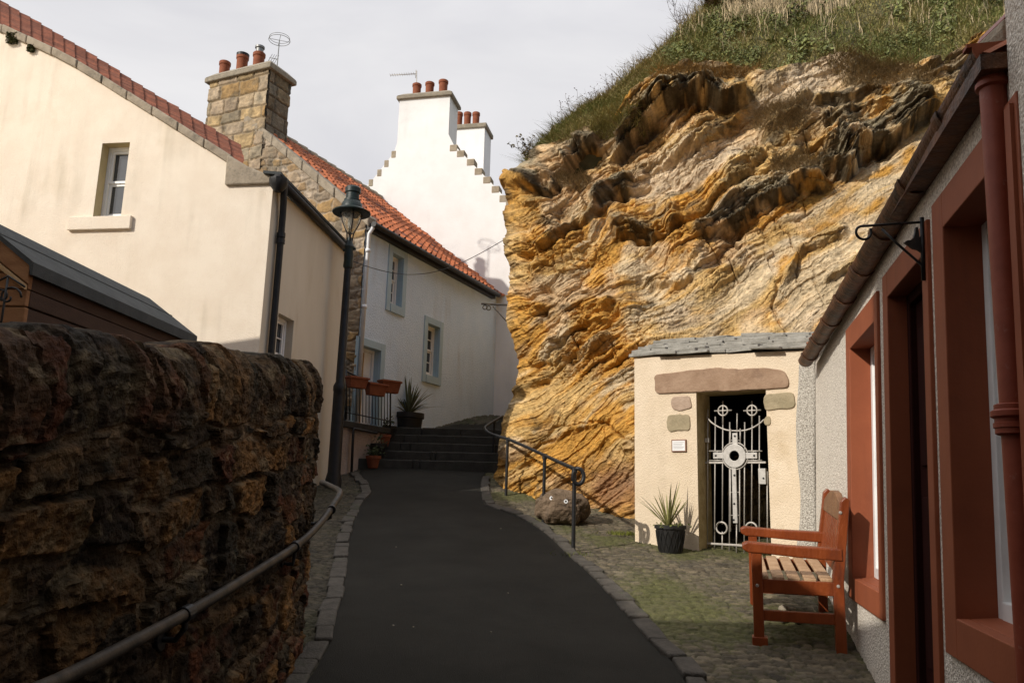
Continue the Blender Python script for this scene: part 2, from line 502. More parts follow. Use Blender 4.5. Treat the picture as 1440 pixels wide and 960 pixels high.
M['benchslat'] = pmat('weathered_slats', (.36, .22, .12), (.48, .32, .19), 9, .7, .35, 60, vstretch=.3)
M['benchtop'] = pmat('brown_worn_wood', (.17, .085, .042), (.24, .125, .06), 9, .6, .35, 60)
M['whitepaint'] = pmat('white_gloss_paint', (.74, .74, .73), (.80, .80, .79), 8, .4, .05, 40)
M['glass'] = pmat('window_glass', (.035, .04, .045), (.05, .055, .06), 2, .04, spec=.8)
M['nets'] = pmat('net_curtain', (.52, .51, .49), (.62, .61, .60), 14, .8, .2, 30)
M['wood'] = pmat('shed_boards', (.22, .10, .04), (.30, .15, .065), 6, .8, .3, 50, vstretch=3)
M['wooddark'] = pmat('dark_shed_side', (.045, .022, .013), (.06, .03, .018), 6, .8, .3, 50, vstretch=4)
M['woodpale'] = pmat('pale_barge_board', (.40, .26, .13), (.50, .34, .18), 6, .8, .2, 50)
M['pink'] = pmat('pinkish_harl', (.36, .28, .225), (.45, .36, .30), 4, .95, .9, 28, bdist=.03)
M['plastic'] = pmat('black_plastic_pot', (.014, .014, .014), (.022, .021, .02), 10, .5, .15, 50)
M['soil'] = pmat('potting_soil', (.02, .015, .01), (.035, .026, .018), 30, .95, .8, 60)
M['boulder'] = pmat('boulder_stone', (.12, .082, .05), (.20, .14, .09), 9, .9, .9, 24, c3=(.06, .045, .033), s3=4, t3=.52, bdist=.04)
M['grey'] = pmat('grey_metal', (.20, .20, .20), (.26, .26, .25), 10, .5, metal=.5)
M['paper'] = pmat('white_notice', (.72, .71, .70), (.78, .77, .76), 6, .6)
M['ink'] = pmat('grey_print', (.12, .12, .13), None, 6, .7)
M['plaqueframe'] = pmat('brown_frame', (.20, .10, .06), (.25, .13, .08), 8, .6)
m = bpy.data.materials.new('lamp_glass'); m.use_nodes = True
b = m.node_tree.nodes['Principled BSDF']; b.inputs['Base Color'].default_value = (.85, .82, .74, 1); b.inputs['Roughness'].default_value = .12
b.inputs['Transmission Weight'].default_value = .9; b.inputs['IOR'].default_value = 1.1
M['lampglass'] = m
def clay(n, seed=0):
    return np.array([.40, .115, .042])

# ================================================================== SETTING
def resample(pts, n):
    pts = np.array(pts, float)
    # Catmull-Rom through the points, then even spacing
    q = [pts[0] * 2 - pts[1]] + list(pts) + [pts[-1] * 2 - pts[-2]]
    o = []
    for i in range(1, len(q) - 2):
        for t in np.linspace(0, 1, 24, endpoint=False):
            a, b, c, d = q[i - 1], q[i], q[i + 1], q[i + 2]
            o.append(.5 * (2 * b + (c - a) * t + (2 * a - 5 * b + 4 * c - d) * t * t + (3 * b - a - 3 * c + d) * t ** 3))
    o.append(pts[-1]); o = np.array(o)
    s = np.r_[0, np.cumsum(np.linalg.norm(np.diff(o, axis=0), axis=1))]
    t = np.linspace(0, s[-1], n)
    return np.column_stack([np.interp(t, s, o[:, k]) for k in range(o.shape[1])])

# ---- ground sheet
gx = np.concatenate([np.linspace(-250, -14, 18), np.linspace(-12, 12, 60), np.linspace(14, 250, 18)])
gy = np.concatenate([np.linspace(-120, -6, 14), np.linspace(-5, 26, 150), np.linspace(28, 400, 30)])
GX, GY = np.meshgrid(gx, gy, indexing='ij')
GZ = G(GY) - .06 + .03 * fbm(GX * .8, GY * .8, 3, 4)
tag(gridmesh('ground', np.stack([GX, GY, GZ], -1), M['earth']), kind='structure')

# ---- lane edges read where the asphalt meets the kerbs
PL = [gpt(*p) for p in [(453, 930), (467, 880), (480, 847), (487, 800), (493, 753), (507, 713), (522, 692)]]
PR = [gpt(*p) for p in [(959, 959), (925, 921), (884, 872), (842, 824), (794, 779), (756, 745), (722, 726), (700, 718), (680, 708)]]
PL = [np.array([PL[0][0] + .02, -4, 0]), np.array([PL[0][0], 2, 0])] + PL + [np.array([-2.36, 12.75, 0])]
PR = [np.array([PR[0][0] - .08, -4, 0]), np.array([PR[0][0] - .02, 2, 0])] + PR + [np.array([-.42, 12.3, 0]), np.array([-.36, 13.05, 0])]
PLc, PRc = resample([p[:2] for p in PL], 260), resample([p[:2] for p in PR], 260)
yy = np.linspace(-4, 13.02, 230)
xl = np.interp(yy, PLc[:, 1], PLc[:, 0]); xr = np.interp(yy, PRc[:, 1], PRc[:, 0])
tt = np.linspace(0, 1, 40)
PX = xl[:, None] + (xr - xl)[:, None] * tt[None]
PY = np.repeat(yy[:, None], 40, 1)
PZ = G(PY) + .022 + .012 * np.sin(math.pi * tt)[None] + .008 * fbm(PX * 1.5, PY * 1.5, 3, 8)
tag(gridmesh('road', np.stack([PX, PY, PZ], -1), M['asphalt']), kind='structure')

# ---- cobbles: stones pressed into the ground either side of the lane
cx_ = np.arange(-2.9, 3.1, .0135); cy_ = np.arange(3.3, 13.2, .0135)
CX, CY = np.meshgrid(cx_, cy_, indexing='ij')
wx = CX + .03 * fbm(CX * 4, CY * 4, 2, 31); wy = CY + .03 * fbm(CX * 4, CY * 4, 2, 32)
f1, f2, ci, _, _ = voro(wx / .095, wy / .052, 12, .7)
edge = f2 - f1
h = sst(.0, .16, edge) * (.013 + .010 * ci) + .007 * fbm(CX * 16, CY * 16, 4, 33) - .016 + .02 * fbm(CX * .9, CY * .9, 3, 35)
moss = sst(-.12, .55, fbm(CX * 1.6, CY * 1.6, 5, 36, .6) + .42 * (1 - sst(.04, .22, edge)) + .12 * fbm(CX * 14, CY * 14, 2, 39))
cc = palette(ci, [(.100, .082, .055), (.115, .095, .065), (.088, .074, .053), (.13, .105, .07)])
cc = cc * (1 - .62 * (1 - sst(.0, .15, edge)))[..., None] * (.8 + .45 * ((ci * 77.7) % 1.0))[..., None]
moss = moss * (.25 + .75 * sst(-1.2, .2, CX))
cc = cc * (.5 + .5 * sst(-.9, -.3, CX))[..., None]  # left verge darkened: deeper shade put into the stone colour
cc = cc * (1 - moss[..., None] * .75) + np.array([.078, .082, .022]) * (moss * .75)[..., None]
inroad = (CX > np.interp(CY, yy, xl) + .06) & (CX < np.interp(CY, yy, xr) - .06) & (CY < 12.9)
CZ = G(CY) + h
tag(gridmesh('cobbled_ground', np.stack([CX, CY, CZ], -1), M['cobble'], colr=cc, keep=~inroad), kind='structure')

# ---- kerbs: one strip of setts along each edge of the lane
def kerb(curve, side, seed, y0=1.2, wid=.125):
    rg = random.Random(seed)
    mb = MB()
    c = curve[curve[:, 1] > y0]
    s = np.r_[0, np.cumsum(np.linalg.norm(np.diff(c, axis=0), axis=1))]
    t = 0
    while t < s[-1] - .1:
        ln = rg.uniform(.17, .36)
        q = []
        for tq in (t + .006, min(t + ln - .006, s[-1])):
            p = np.array([np.interp(tq, s, c[:, 0]), np.interp(tq, s, c[:, 1])])
            p2 = np.array([np.interp(tq + .03, s, c[:, 0]), np.interp(tq + .03, s, c[:, 1])])
            p1 = np.array([np.interp(tq - .03, s, c[:, 0]), np.interp(tq - .03, s, c[:, 1])])
            d = nrm(p2 - p1); nn = np.array([-d[1], d[0]]) * side
            q.append((p, nn))
        hh = rg.uniform(.03, .05); w2 = wid * rg.uniform(.85, 1.15); off = rg.uniform(-.012, .012)
        vs = []
        for zz in (-.1, hh):
            for (p, nn), (a0, a1) in ((q[0], (0, 1)), (q[1], (1, 0))):
                for a in (a0, a1):
                    pp = p + nn * (off + a * w2)
                    vs.append((pp[0] + rg.uniform(-.006, .006), pp[1] + rg.uniform(-.006, .006), G(pp[1]) + zz + rg.uniform(-.006, .006)))
        mb.box8(vs)
        t += ln
    o = mb.build('kerb', M['kerb'], bevel=.014, seg=3)
    return tag(o, kind='structure')
kerb(PLc[PLc[:, 1] < 12.85], 1, 3)
kerb(PRc[PRc[:, 1] < 12.7], -1, 4)

# ---- upper path past the steps
ya = np.linspace(14.5, 19, 40); ta = np.linspace(0, 1, 14)
c0 = np.interp(ya, [14.5, 16, 19], [-1.75, -1.2, -.5]); c1 = np.interp(ya, [14.5, 16, 19], [-.15, .1, .9])
UX = c0[:, None] + (c1 - c0)[:, None] * ta; UY = np.repeat(ya[:, None], 14, 1)
tag(gridmesh('path', np.stack([UX, UY, G(UY) + .03], -1), M['asphalt']), kind='structure')
ya = np.arange(14.4, 19.5, .03); xa = np.arange(-3.2, 1.2, .03)
VX, VY = np.meshgrid(xa, ya, indexing='ij')
f1, f2, ci, _, _ = voro(VX / .17, VY / .13, 15, .8)
vh = sst(.02, .3, f2 - f1) * .03 - .02
vc = palette(ci, [(.075, .07, .05), (.09, .08, .06), (.06, .065, .035)])
tag(gridmesh('cobbled_bank', np.stack([VX, VY, G(VY) + vh + .10 * sst(15.5, 18, VY) * sst(.2, -1.0, VX) ], -1), M['cobble'], colr=vc), kind='structure')

# ================================================================== CLIFF
SILY = [225, 245, 262, 300, 350, 400, 430, 460, 480, 500, 520, 540, 560, 580, 600, 640, 680, 700, 740]
SILX = [746, 738, 723, 713, 712, 717, 713, 711, 719, 723, 728, 729, 722, 714, 708, 697, 687, 681, 676]
BX = [686, 707, 755, 820, 892, 1000, 1150, 1500]
BY = [697, 705, 706, 713, 727, 737, 722, 700]
BD = [12.0, 11.5, 11.3, 10.9, 10.35, 9.9, 9.5, 9.0]
TX = [690, 738, 770, 790, 820, 850, 870, 900, 930, 965, 1000, 1050, 1075, 1120, 1165, 1200, 1260, 1320, 1360, 1500]
TY = [236, 232, 212, 198, 183, 174, 160, 138, 118, 104, 103, 114, 128, 116, 98, 102, 110, 105, 84, 50]
def cl_lean(px):
    return np.interp(px, [700, 800, 900, 1050, 1500], [.03, .13, .24, .30, .30])
def cl_depth(px, py):
    hb = (np.interp(px, BX, BY) - py) / 100
    d = np.interp(px, BX, BD) + cl_lean(px) * np.clip(hb, -1, 9)
    sx = np.interp(py, SILY, SILX)
    return d + .9 * np.exp(-np.clip(px - sx, 0, None) / 14.0)
NU, NV = 880, 620
uu = np.linspace(0, 1, NU); vv = np.linspace(-.06, 1.03, NV)
U, V = np.meshgrid(uu, vv, indexing='ij')
px = 690 + U * 810.0
for _ in range(6):
    py = np.interp(px, BX, BY) * (1 - V) + np.interp(px, TX, TY) * V
    sx = np.interp(py, SILY, SILX)
    px = sx + (1500 - sx) * U
def Pgrid(px, py, D):
    rx = (px - 720) / F; ry = (480 - py) / F
    d = _r[None, None] * rx[..., None] + _u[None, None] * ry[..., None] + _f[None, None]
    return CAM + d * (D / d[..., 1])[..., None]
A = Pgrid(px, py, cl_depth(px, py))
Nn = gridnormals(A)
flip = np.sign(-(Nn * (A - CAM)).sum(-1)).mean()
Nn *= 1 if flip > 0 else -1
# soften the outward direction so that ledges push towards the lane
Nn = Nn * .7 + np.array([-.30, -.62, .05]); Nn /= np.linalg.norm(Nn, axis=-1, keepdims=True)

lx_ = px + 7 * fbm(px / 34, py / 34, 3, 1) + 2.2 * fbm(px / 10, py / 10, 2, 3)
ly_ = py + 7 * fbm(px / 34, py / 34, 3, 2) + 2.2 * fbm(px / 10, py / 10, 2, 4)
qx = px + 7 * fbm(px / 34, py / 34, 3, 1) + 5 * (ridged(px / 13, py / 13, 3, 3) - .5)
qy = py + 7 * fbm(px / 34, py / 34, 3, 2) + 5 * (ridged(px / 13, py / 13, 3, 4) - .5)
def angle_axes(deg):
    a = R(deg); return math.cos(a), math.sin(a)
ca, sa = angle_axes(31)
p0 = px * sa + py * ca; q0 = px * ca - py * sa
bend = 24 * fbm(px / 150, py / 150, 3, 11) + 3.2 * fbm(px / 40, py / 40, 3, 12)
pw = p0 + bend
slab = sst(-5, 28, (py - (500 - (px - 880) * .833)) * .77) * sst(885, 960, px)
slab = slab * (1 - sst(150, 0, py))
RM = .22 + .78 * sst(-.12, .28, fbm(px / 105, py / 85, 3, 301) + .30 * sst(300, 230, py) * sst(1100, 800, px) - .05)
RM = RM * (1 - .5 * sst(470, 540, py))
left = 1 - sst(840, 960, px)
low = sst(520, 600, py) * (1 - sst(900, 960, px))
def beds(th, qs, am, sd, sharp=.16):
    # each bed stands out by its own amount along its length: crisp steps at the bedding planes
    f = (pw + 1.2 * fbm(px / 14, py / 14, 2, sd + 1)) / th + 1.5 * fbm(q0 / (th * 7), p0 / (th * 4), 3, sd + 2)
    k0 = np.floor(f); ff = f - k0
    qq = q0 / qs
    def b(k): return fbm(qq + 7.3 * k, k * 3.71, 3, sd, .45) + .6 * (_h(k, k * 0, sd + 4) - .5)
    t = sst(1 - sharp, 1, ff)
    v = b(k0) * (1 - t) + b(k0 + 1) * t
    notch = np.exp(-((ff - 1 + sharp * .5) / .07) ** 2)
    return am * (v - .22 * notch * sst(-.1, .3, fbm(q0 / 60, p0 / 30, 2, sd + 6)))
disp = .30 * fbm(px / 170, py / 170, 3, 21) + .16 * fbm(px / 70, py / 70, 3, 22) * (1 - .6 * slab)
# sawtooth strata with undercut lower edges
for th, am, sd in ((34, .075, 41), (15, .03, 42)):
    f = pw / th + 1.6 * fbm(q0 / (th * 5), p0 / (th * 2.2), 3, sd)
    fr_ = f - np.floor(f)
    lay = _h(np.floor(f), np.floor(f) * 0, sd)
    prof = fr_ ** 1.6 * (1 - sst(.88, 1.0, fr_))
    msk = sst(.0, .35, fbm(q0 / (th * 4), p0 / (th * 3), 3, sd + 5) + .25 + .15 * left - .22 * slab - .1 * low)
    disp += am * RM * prof * msk * (.4 + lay) * (1 - .8 * slab) * (1 - .35 * (1 - left))
crk = np.zeros_like(px)
# fractured blocks: each stands out or back a little and tips its own way
for (rh_, wd__, am, sd) in (((16, 46), (40, 130), .10, 201), ((7, 20), (16, 52), .045, 202)):
    bx2 = q0 + 8 * fbm(px / 40, py / 40, 2, sd); by2 = pw + 5 * fbm(px / 30, py / 30, 2, sd + 3)
    dB, iB, cBx, cBy = coursed(bx2 / 100, by2 / 100, (rh_[0] / 100, rh_[1] / 100), (wd__[0] / 100, wd__[1] / 100), sd)
    mB = sst(-.25, .25, fbm(px / 80, py / 80, 3, sd + 7) + .1 * left) * (1 - .72 * slab) * RM
    disp += mB * am * ((iB * 7.77) % 1.0 - .5) * 1.3
    disp += mB * am * (((iB * 31.7) % 1.0 - .5) * cBx * 3.2 + ((iB * 57.1) % 1.0 - .3) * cBy * 7)
    ck_ = mB * (1 - sst(.0, .017, dB)) * sst(-.3, .2, fbm(px / 45, py / 45, 3, sd + 9))
    disp -= am * .8 * ck_; crk = np.maximum(crk, ck_)
# fine lamination, drawn out along the beds
B1, B2, B3 = beds(25, 150, 1, 411, .10), beds(9.5, 95, 1, 421, .14), beds(3.8, 60, 1, 431)
disp += .20 * B1 * RM * (1 - .9 * slab) * (1 - .35 * low) + .080 * B2 * (.3 + .7 * RM) * (1 - .86 * slab) + .024 * B3 * (1 - .55 * slab)
disp += .007 * fbm(q0 / 60, pw / 3.2, 3, 51) * (1 - .4 * slab) + .010 * fbm(q0 / 56, pw / 9, 3, 52) * (1 - .6 * slab) + .09 * slab * fbm(q0 / 130, pw / 45, 3, 55)
disp += .022 * (ridged(px / 12, py / 8, 4, 53) - .5) * (1 - .5 * slab) * (.4 + .6 * RM) + .011 * fbm(px / 3.0, py / 2.4, 2, 54) - .03 * sst(.25, .6, fbm(px / 6, py / 4.5, 3, 57)) * RM * (1 - .5 * slab)
# rounded, hollowed lumps in the weathered nose of the cliff
f1, f2, li, _, _ = voro((q0 + 10 * fbm(px / 25, py / 25, 2, 61)) / 46, (pw + 8 * fbm(px / 22, py / 22, 2, 62)) / 27, 63, .9)
dome = np.sqrt(np.clip(1 - (f1 * 1.05) ** 2, 0, 1)) * sst(.0, .22, f2 - f1)
lm = left * sst(225, 290, py) * (1 - sst(500, 560, py)) + .5 * (1 - left) * (1 - slab) * sst(700, 300, py)
disp += .085 * dome * lm * (.35 + li) * (.4 + .6 * RM)
f1b, f2b, lib, _, _ = voro(qx / 20, qy / 14, 65, .9)
domeb = np.sqrt(np.clip(1 - f1b ** 2, 0, 1)) * sst(.0, .25, f2b - f1b)
disp += .050 * domeb * lm * sst(-.1, .3, fbm(px / 60, py / 60, 2, 66))
# hollows
hol = np.zeros_like(px)
for hx, hy, hr, hd in [(741, 364, 11, .22), (745, 384, 8, .12), (816, 446, 15, .22), (836, 438, 12, .18), (864, 446, 9, .16), (1168, 226, 26, .32),
                       (1150, 212, 18, .2), (870, 268, 14, .2), (845, 302, 12, .16), (1055, 212, 12, .2), (1070, 200, 12, .15), (815, 205, 16, .2),
                       (765, 262, 13, .2), (785, 480, 9, .1), (805, 500, 12, .10), (1030, 330, 12, .15), (760, 440, 8, .12), (900, 330, 14, .2), (925, 318, 12, .18),
                       (745, 420, 9, .12), (770, 410, 9, .12), (1240, 215, 18, .18), (1215, 222, 14, .16)]:
    g = np.exp(-(((qx - hx) / hr) ** 2 + ((qy - hy) / (hr * .75)) ** 2) ** 1.5)
    hol = np.maximum(hol, g * hd)
disp -= hol
lpos = np.zeros_like(px); lich = np.zeros_like(px); och = np.zeros_like(px); pale = np.zeros_like(px)
def ledge(poly, th, prot, rec, recd, dark=1.0, oc=.5):
    global disp, lich, och, lpos
    poly = np.array(poly, float)
    best = np.full(px.shape, 1e9); sg = np.zeros(px.shape); en = np.ones(px.shape)
    tl = np.linalg.norm(np.diff(poly, axis=0), axis=1); tot = tl.sum(); acc = 0
    for i in range(len(poly) - 1):
        a, b_ = poly[i], poly[i + 1]; e = b_ - a; L2 = (e ** 2).sum()
        t = np.clip(((lx_ - a[0]) * e[0] + (ly_ - a[1]) * e[1]) / L2, 0, 1)
        dx, dy = lx_ - a[0] - t * e[0], ly_ - a[1] - t * e[1]
        d = np.hypot(dx, dy)
        m_ = d < best
        best = np.where(m_, d, best)
        s_ = np.sign(e[0] * (ly_ - a[1]) - e[1] * (lx_ - a[0]))
        sg = np.where(m_, -s_, sg)
        q_ = (acc + t * tl[i]) / tot
        en = np.where(m_, sst(0, .12, q_) * sst(1, .88, q_), en)
        acc += tl[i]
    d = best * sg
    up = sst(-7, 2.5, d) * np.clip(1 - np.clip(d, 0, None) / th, 0, 1) ** .8
    dn = sst(-1, -8, d) * np.clip(1 + np.clip(d, None, 0) / rec, 0, 1)
    en = np.where(best > th * 3, 0, en)
    disp += en * (prot * up * np.clip(.9 + .75 * fbm(lx_ / 75, np.floor(d / 8.5 + .6 * fbm(lx_ / 50, ly_ / 50, 2, 501)) * 5.3, 3, 502) + .3 * fbm(lx_ / 40, np.floor(d / 3.4) * 3.1, 2, 503), .15, 2) - recd * dn)
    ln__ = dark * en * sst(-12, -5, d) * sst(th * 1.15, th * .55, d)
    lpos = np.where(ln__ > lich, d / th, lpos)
    lich = np.maximum(lich, dark * en * sst(-12, -5, d) * sst(th * 1.15, th * .55, d))  # dark ledge face: lichen, plus the overhang's shade put into the colour
    och = np.maximum(och, oc * en * dn * sst(-6, -13, d))
ledge([(850, 206), (868, 204), (885, 190), (909, 169), (934, 150), (976, 139), (1001, 144), (1022, 153), (1040, 147), (1062, 133)], 33, .42, 60, .26, 1, 1)
ledge([(886, 238), (920, 231), (946, 223), (985, 211), (1016, 187), (1037, 168), (1071, 141)], 34, .14, 10, .05, .0, .2)
ledge([(1024, 265), (1050, 255), (1068, 228), (1076, 222)], 26, .16, 14, .10, .55, .3)
ledge([(1062, 196), (1085, 188), (1112, 168), (1144, 140)], 22, .16, 10, .06, .5, .1)
ledge([(1132, 222), (1144, 226), (1175, 241), (1190, 246), (1206, 218), (1236, 206), (1267, 192), (1300, 172), (1330, 150)], 78, .36, 30, .14, 1, .8)
ledge([(1085, 190), (1120, 205), (1140, 190)], 22, .12, 10, .08, .2, .4)
ledge([(975, 338), (1000, 330), (1022, 321), (1071, 294), (1099, 291), (1130, 274), (1172, 250)], 36, .27, 18, .10, 1, .4)
ledge([(957, 312), (973, 294), (1007, 275), (1036, 266)], 14, .10, 12, .08, .6, .4)
ledge([(832, 288), (850, 272), (880, 254), (916, 243)], 24, .25, 22, .16, 1, .6)
ledge([(855, 324), (880, 322), (912, 332), (937, 316), (962, 300)], 30, .26, 18, .14, .85, .6)
ledge([(755, 354), (781, 329), (795, 315), (826, 303), (846, 285)], 12, .12, 16, .12, .7, .7)
ledge([(716, 266), (730, 262), (752, 268), (768, 264), (785, 246)], 34, .26, 18, .16, 1, .1)
ledge([(786, 222), (806, 214), (822, 198), (842, 188)], 24, .24, 26, .18, 1, .1)
ledge([(800, 450), (825, 452), (848, 436), (866, 420)], 26, .17, 16, .14, .1, .7)
ledge([(905, 400), (925, 394), (950, 398), (975, 385)], 20, .12, 14, .10, .1, .6)
ledge([(1100, 400), (1118, 385), (1132, 356), (1162, 341), (1196, 325)], 14, .10, 18, .07, .45, .2)
ledge([(1160, 400), (1180, 392), (1215, 370), (1240, 350)], 12, .07, 12, .06, .3, .2)
ledge([(880, 640), (900, 628), (920, 612), (940, 600)], 16, .08, 12, .06, .1, .4)
ledge([(745, 620), (790, 612), (830, 605), (870, 585)], 14, .07, 10, .06, .1, .5)
ledge([(735, 510), (770, 505), (800, 490), (835, 486), (870, 470)], 18, .11, 14, .08, .1, .6)
ledge([(725, 560), (745, 540), (775, 530)], 18, .12, 14, .1, .2, .5)
ledge([(1140, 160), (1170, 140), (1215, 128), (1290, 140)], 14, .12, 10, .08, .9, 0)
ledge([(1150, 185), (1200, 160), (1260, 158), (1310, 150)], 12, .12, 10, .08, .9, 0)
# the pale scoured chute
chp = np.array([(1172, 100), (1120, 128), (1080, 156), (1046, 198), (1010, 226), (960, 246), (905, 250)])
bd = np.full(px.shape, 1e9)
for a, b_ in zip(chp[:-1], chp[1:]):
    e = b_ - a
    t = np.clip(((qx - a[0]) * e[0] + (qy - a[1]) * e[1]) / (e ** 2).sum(), 0, 1)
    bd = np.minimum(bd, np.hypot(qx - a[0] - t * e[0], qy - a[1] - t * e[1]))
chute = sst(26, 12, bd)
disp -= .12 * chute
lich *= (1 - chute)
# cracks across the slab
for pl in ([(1075, 300), (1110, 330), (1128, 365), (1120, 400)], [(1100, 395), (1090, 430), (1105, 470)], [(920, 640), (860, 600), (780, 600), (740, 640)]):
    pl = np.array(pl, float)
    for a, b_ in zip(pl[:-1], pl[1:]):
        e = b_ - a
        t = np.clip(((qx - a[0]) * e[0] + (qy - a[1]) * e[1]) / (e ** 2).sum(), 0, 1)
        d = np.hypot(qx - a[0] - t * e[0], qy - a[1] - t * e[1])
        disp -= .05 * np.exp(-(d / 2.0) ** 2)
edgefade = sst(0, .045, U) * .30 + .70
A = A + Nn * (disp * edgefade)[..., None]
# colour of the stone, with overhang shade painted into the ledge faces
iron = fbm(q0 / 95, pw / 34, 4, 71) + .5 * fbm(q0 / 60, pw / 7, 3, 72) + .16 * left + .12 * low - .12 * slab
iron = sst(-.38, .26, iron)
C_pale, C_tan, C_och, C_dark, C_brown = [np.array(c) for c in ((.56, .45, .30), (.55, .375, .16), (.52, .285, .068), (.042, .035, .024), (.22, .12, .05))]
c = C_pale * (1 - iron[..., None]) + C_tan * iron[..., None]
i2 = sst(-.06, .42, fbm(q0 / 70, pw / 24, 4, 73) + .24 * left + .12 * low - .14 * slab)
i2 = np.maximum(i2, .95 * och)
c = c * (1 - i2[..., None]) + C_och * i2[..., None]
pz = np.maximum(chute * .9, sst(.1, .5, fbm(px / 60, py / 45, 3, 75) + .3 * sst(330, 250, py) * left - .2 * low) * .6)
pz = pz * (1 - .9 * np.clip(och, 0, 1))
c = c * (1 - pz[..., None]) + np.array([.60, .49, .36]) * pz[..., None]
br = sst(.28, .62, fbm(q0 / 38, pw / 12, 4, 76) + .2 * sst(560, 660, py) * (1 - slab)) * (1 - slab * .6)
c = c * (1 - .55 * br[..., None]) + C_brown * .55 * br[..., None]
# a lower skirt of redder stone near the cave and darker nose by the steps
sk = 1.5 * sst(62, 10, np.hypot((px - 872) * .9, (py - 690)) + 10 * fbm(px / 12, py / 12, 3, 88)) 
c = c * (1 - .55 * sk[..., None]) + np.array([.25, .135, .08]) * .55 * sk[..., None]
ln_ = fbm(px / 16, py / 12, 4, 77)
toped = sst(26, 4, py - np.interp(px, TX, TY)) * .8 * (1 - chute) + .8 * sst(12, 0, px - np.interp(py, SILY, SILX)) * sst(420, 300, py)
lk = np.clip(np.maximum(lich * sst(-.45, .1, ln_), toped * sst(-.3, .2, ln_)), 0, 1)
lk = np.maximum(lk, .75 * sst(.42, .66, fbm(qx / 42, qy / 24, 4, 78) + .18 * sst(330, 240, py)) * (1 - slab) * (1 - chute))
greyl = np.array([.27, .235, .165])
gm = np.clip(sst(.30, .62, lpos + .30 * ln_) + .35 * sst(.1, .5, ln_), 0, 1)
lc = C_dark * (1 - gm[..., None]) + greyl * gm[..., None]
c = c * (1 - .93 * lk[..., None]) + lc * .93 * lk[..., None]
c = c * (1 - .45 * np.clip(crk, 0, 1))[..., None] + np.array([.12, .075, .035]) * (.45 * np.clip(crk, 0, 1))[..., None]
c = c * np.clip(1 + .30 * fbm(q0 / 40, pw / 2.6, 3, 79) + .22 * fbm(px / 4, py / 4, 3, 80) + .35 * np.clip(B3, -1, .3), .3, 1.5)[..., None]
# the flank behind the visible edge
nb = 24
back = []
for k in range(nb, 0, -1):
    q_ = A[0] + np.array([.10, .9, 0]) * (k * .25) + np.array([.25, .0, 0]) * (k * .25) ** 1.2 * .3
    q_ = q_ + (.12 * fbm(np.full(NV, k * .7), vv * 14, 3, 85))[:, None] * np.array([-.8, 0, 0]) * min(1, k / 3)
    back.append(q_)
Afull = np.concatenate([np.array(back), A], 0)
cfull = np.concatenate([np.repeat(c[:1], nb, 0), c], 0)
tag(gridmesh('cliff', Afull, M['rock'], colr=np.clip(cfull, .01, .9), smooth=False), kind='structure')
CLIFF_PX, CLIFF_PY, CLIFF_A, CLIFF_N = px, py, A, Nn
def cliffpt(x, y):
    k = np.argmin((px - x) ** 2 + (py - y) ** 2)
    return A.reshape(-1, 3)[k]

# ---- grassy hill on top of the cliff
TT = [(737, 239), (742, 238), (770, 220), (790, 208), (820, 192), (850, 184), (870, 170), (900, 147), (930, 126), (965, 112), (1000, 112), (1050, 122), (1075, 134), (1120, 124), (1165, 108), (1200, 112), (1260, 120), (1320, 114), (1360, 94), (1500, 60)]
SS = [(739, 232), (745, 226), (768, 199), (790, 178), (815, 159), (842, 142), (858, 132), (880, 115), (905, 94), (938, 63), (960, 42), (990, 15), (1010, -2), (1060, -34), (1110, -60), (1150, -70), (1230, -80), (1300, -95), (1340, -110), (1500, -130)]
SD = [.8, .6, 1.2, 1.6, 2.0, 2.4, 2.6, 3.0, 3.4, 3.8, 4.2, 4.6, 5, 5, 5, 5, 5, 5, 5, 5]
TT, SS = resample(TT, 170), resample(SS, 170)
SDr = np.interp(np.linspace(0, 1, 170), np.linspace(0, 1, 20), SD)
NT = 60
hv = np.linspace(0, 1, NT)
HP = TT[:, None, :] * (1 - hv)[None, :, None] + SS[:, None, :] * hv[None, :, None]
td = cl_depth(TT[:, 0], TT[:, 1]) + .22
HD = td[:, None] + SDr[:, None] * (hv ** 1.15)[None]
HA = Pgrid(HP[..., 0], HP[..., 1], HD)
HN = gridnormals(HA); HN *= np.sign(HN[..., 2:3].mean())
HA = HA + HN * (.16 * fbm(HP[..., 0] / 40, HP[..., 1] / 40, 4, 91) * np.sin(hv * math.pi)[None])[..., None]
# the lip droops over the rock, the far side runs on level
lip = HA[:, 0] + np.array([0, .35, -.75])
backs = [HA[:, -1] + np.array([.25 * k, k * 1.6, -.04 * k * k]) for k in (1, 2, 3, 4, 5, 6)]
HF = np.concatenate([lip[:, None], HA] + [b_[:, None] for b_ in backs], 1)
tag(gridmesh('hill', HF, M['hill']), kind='structure')

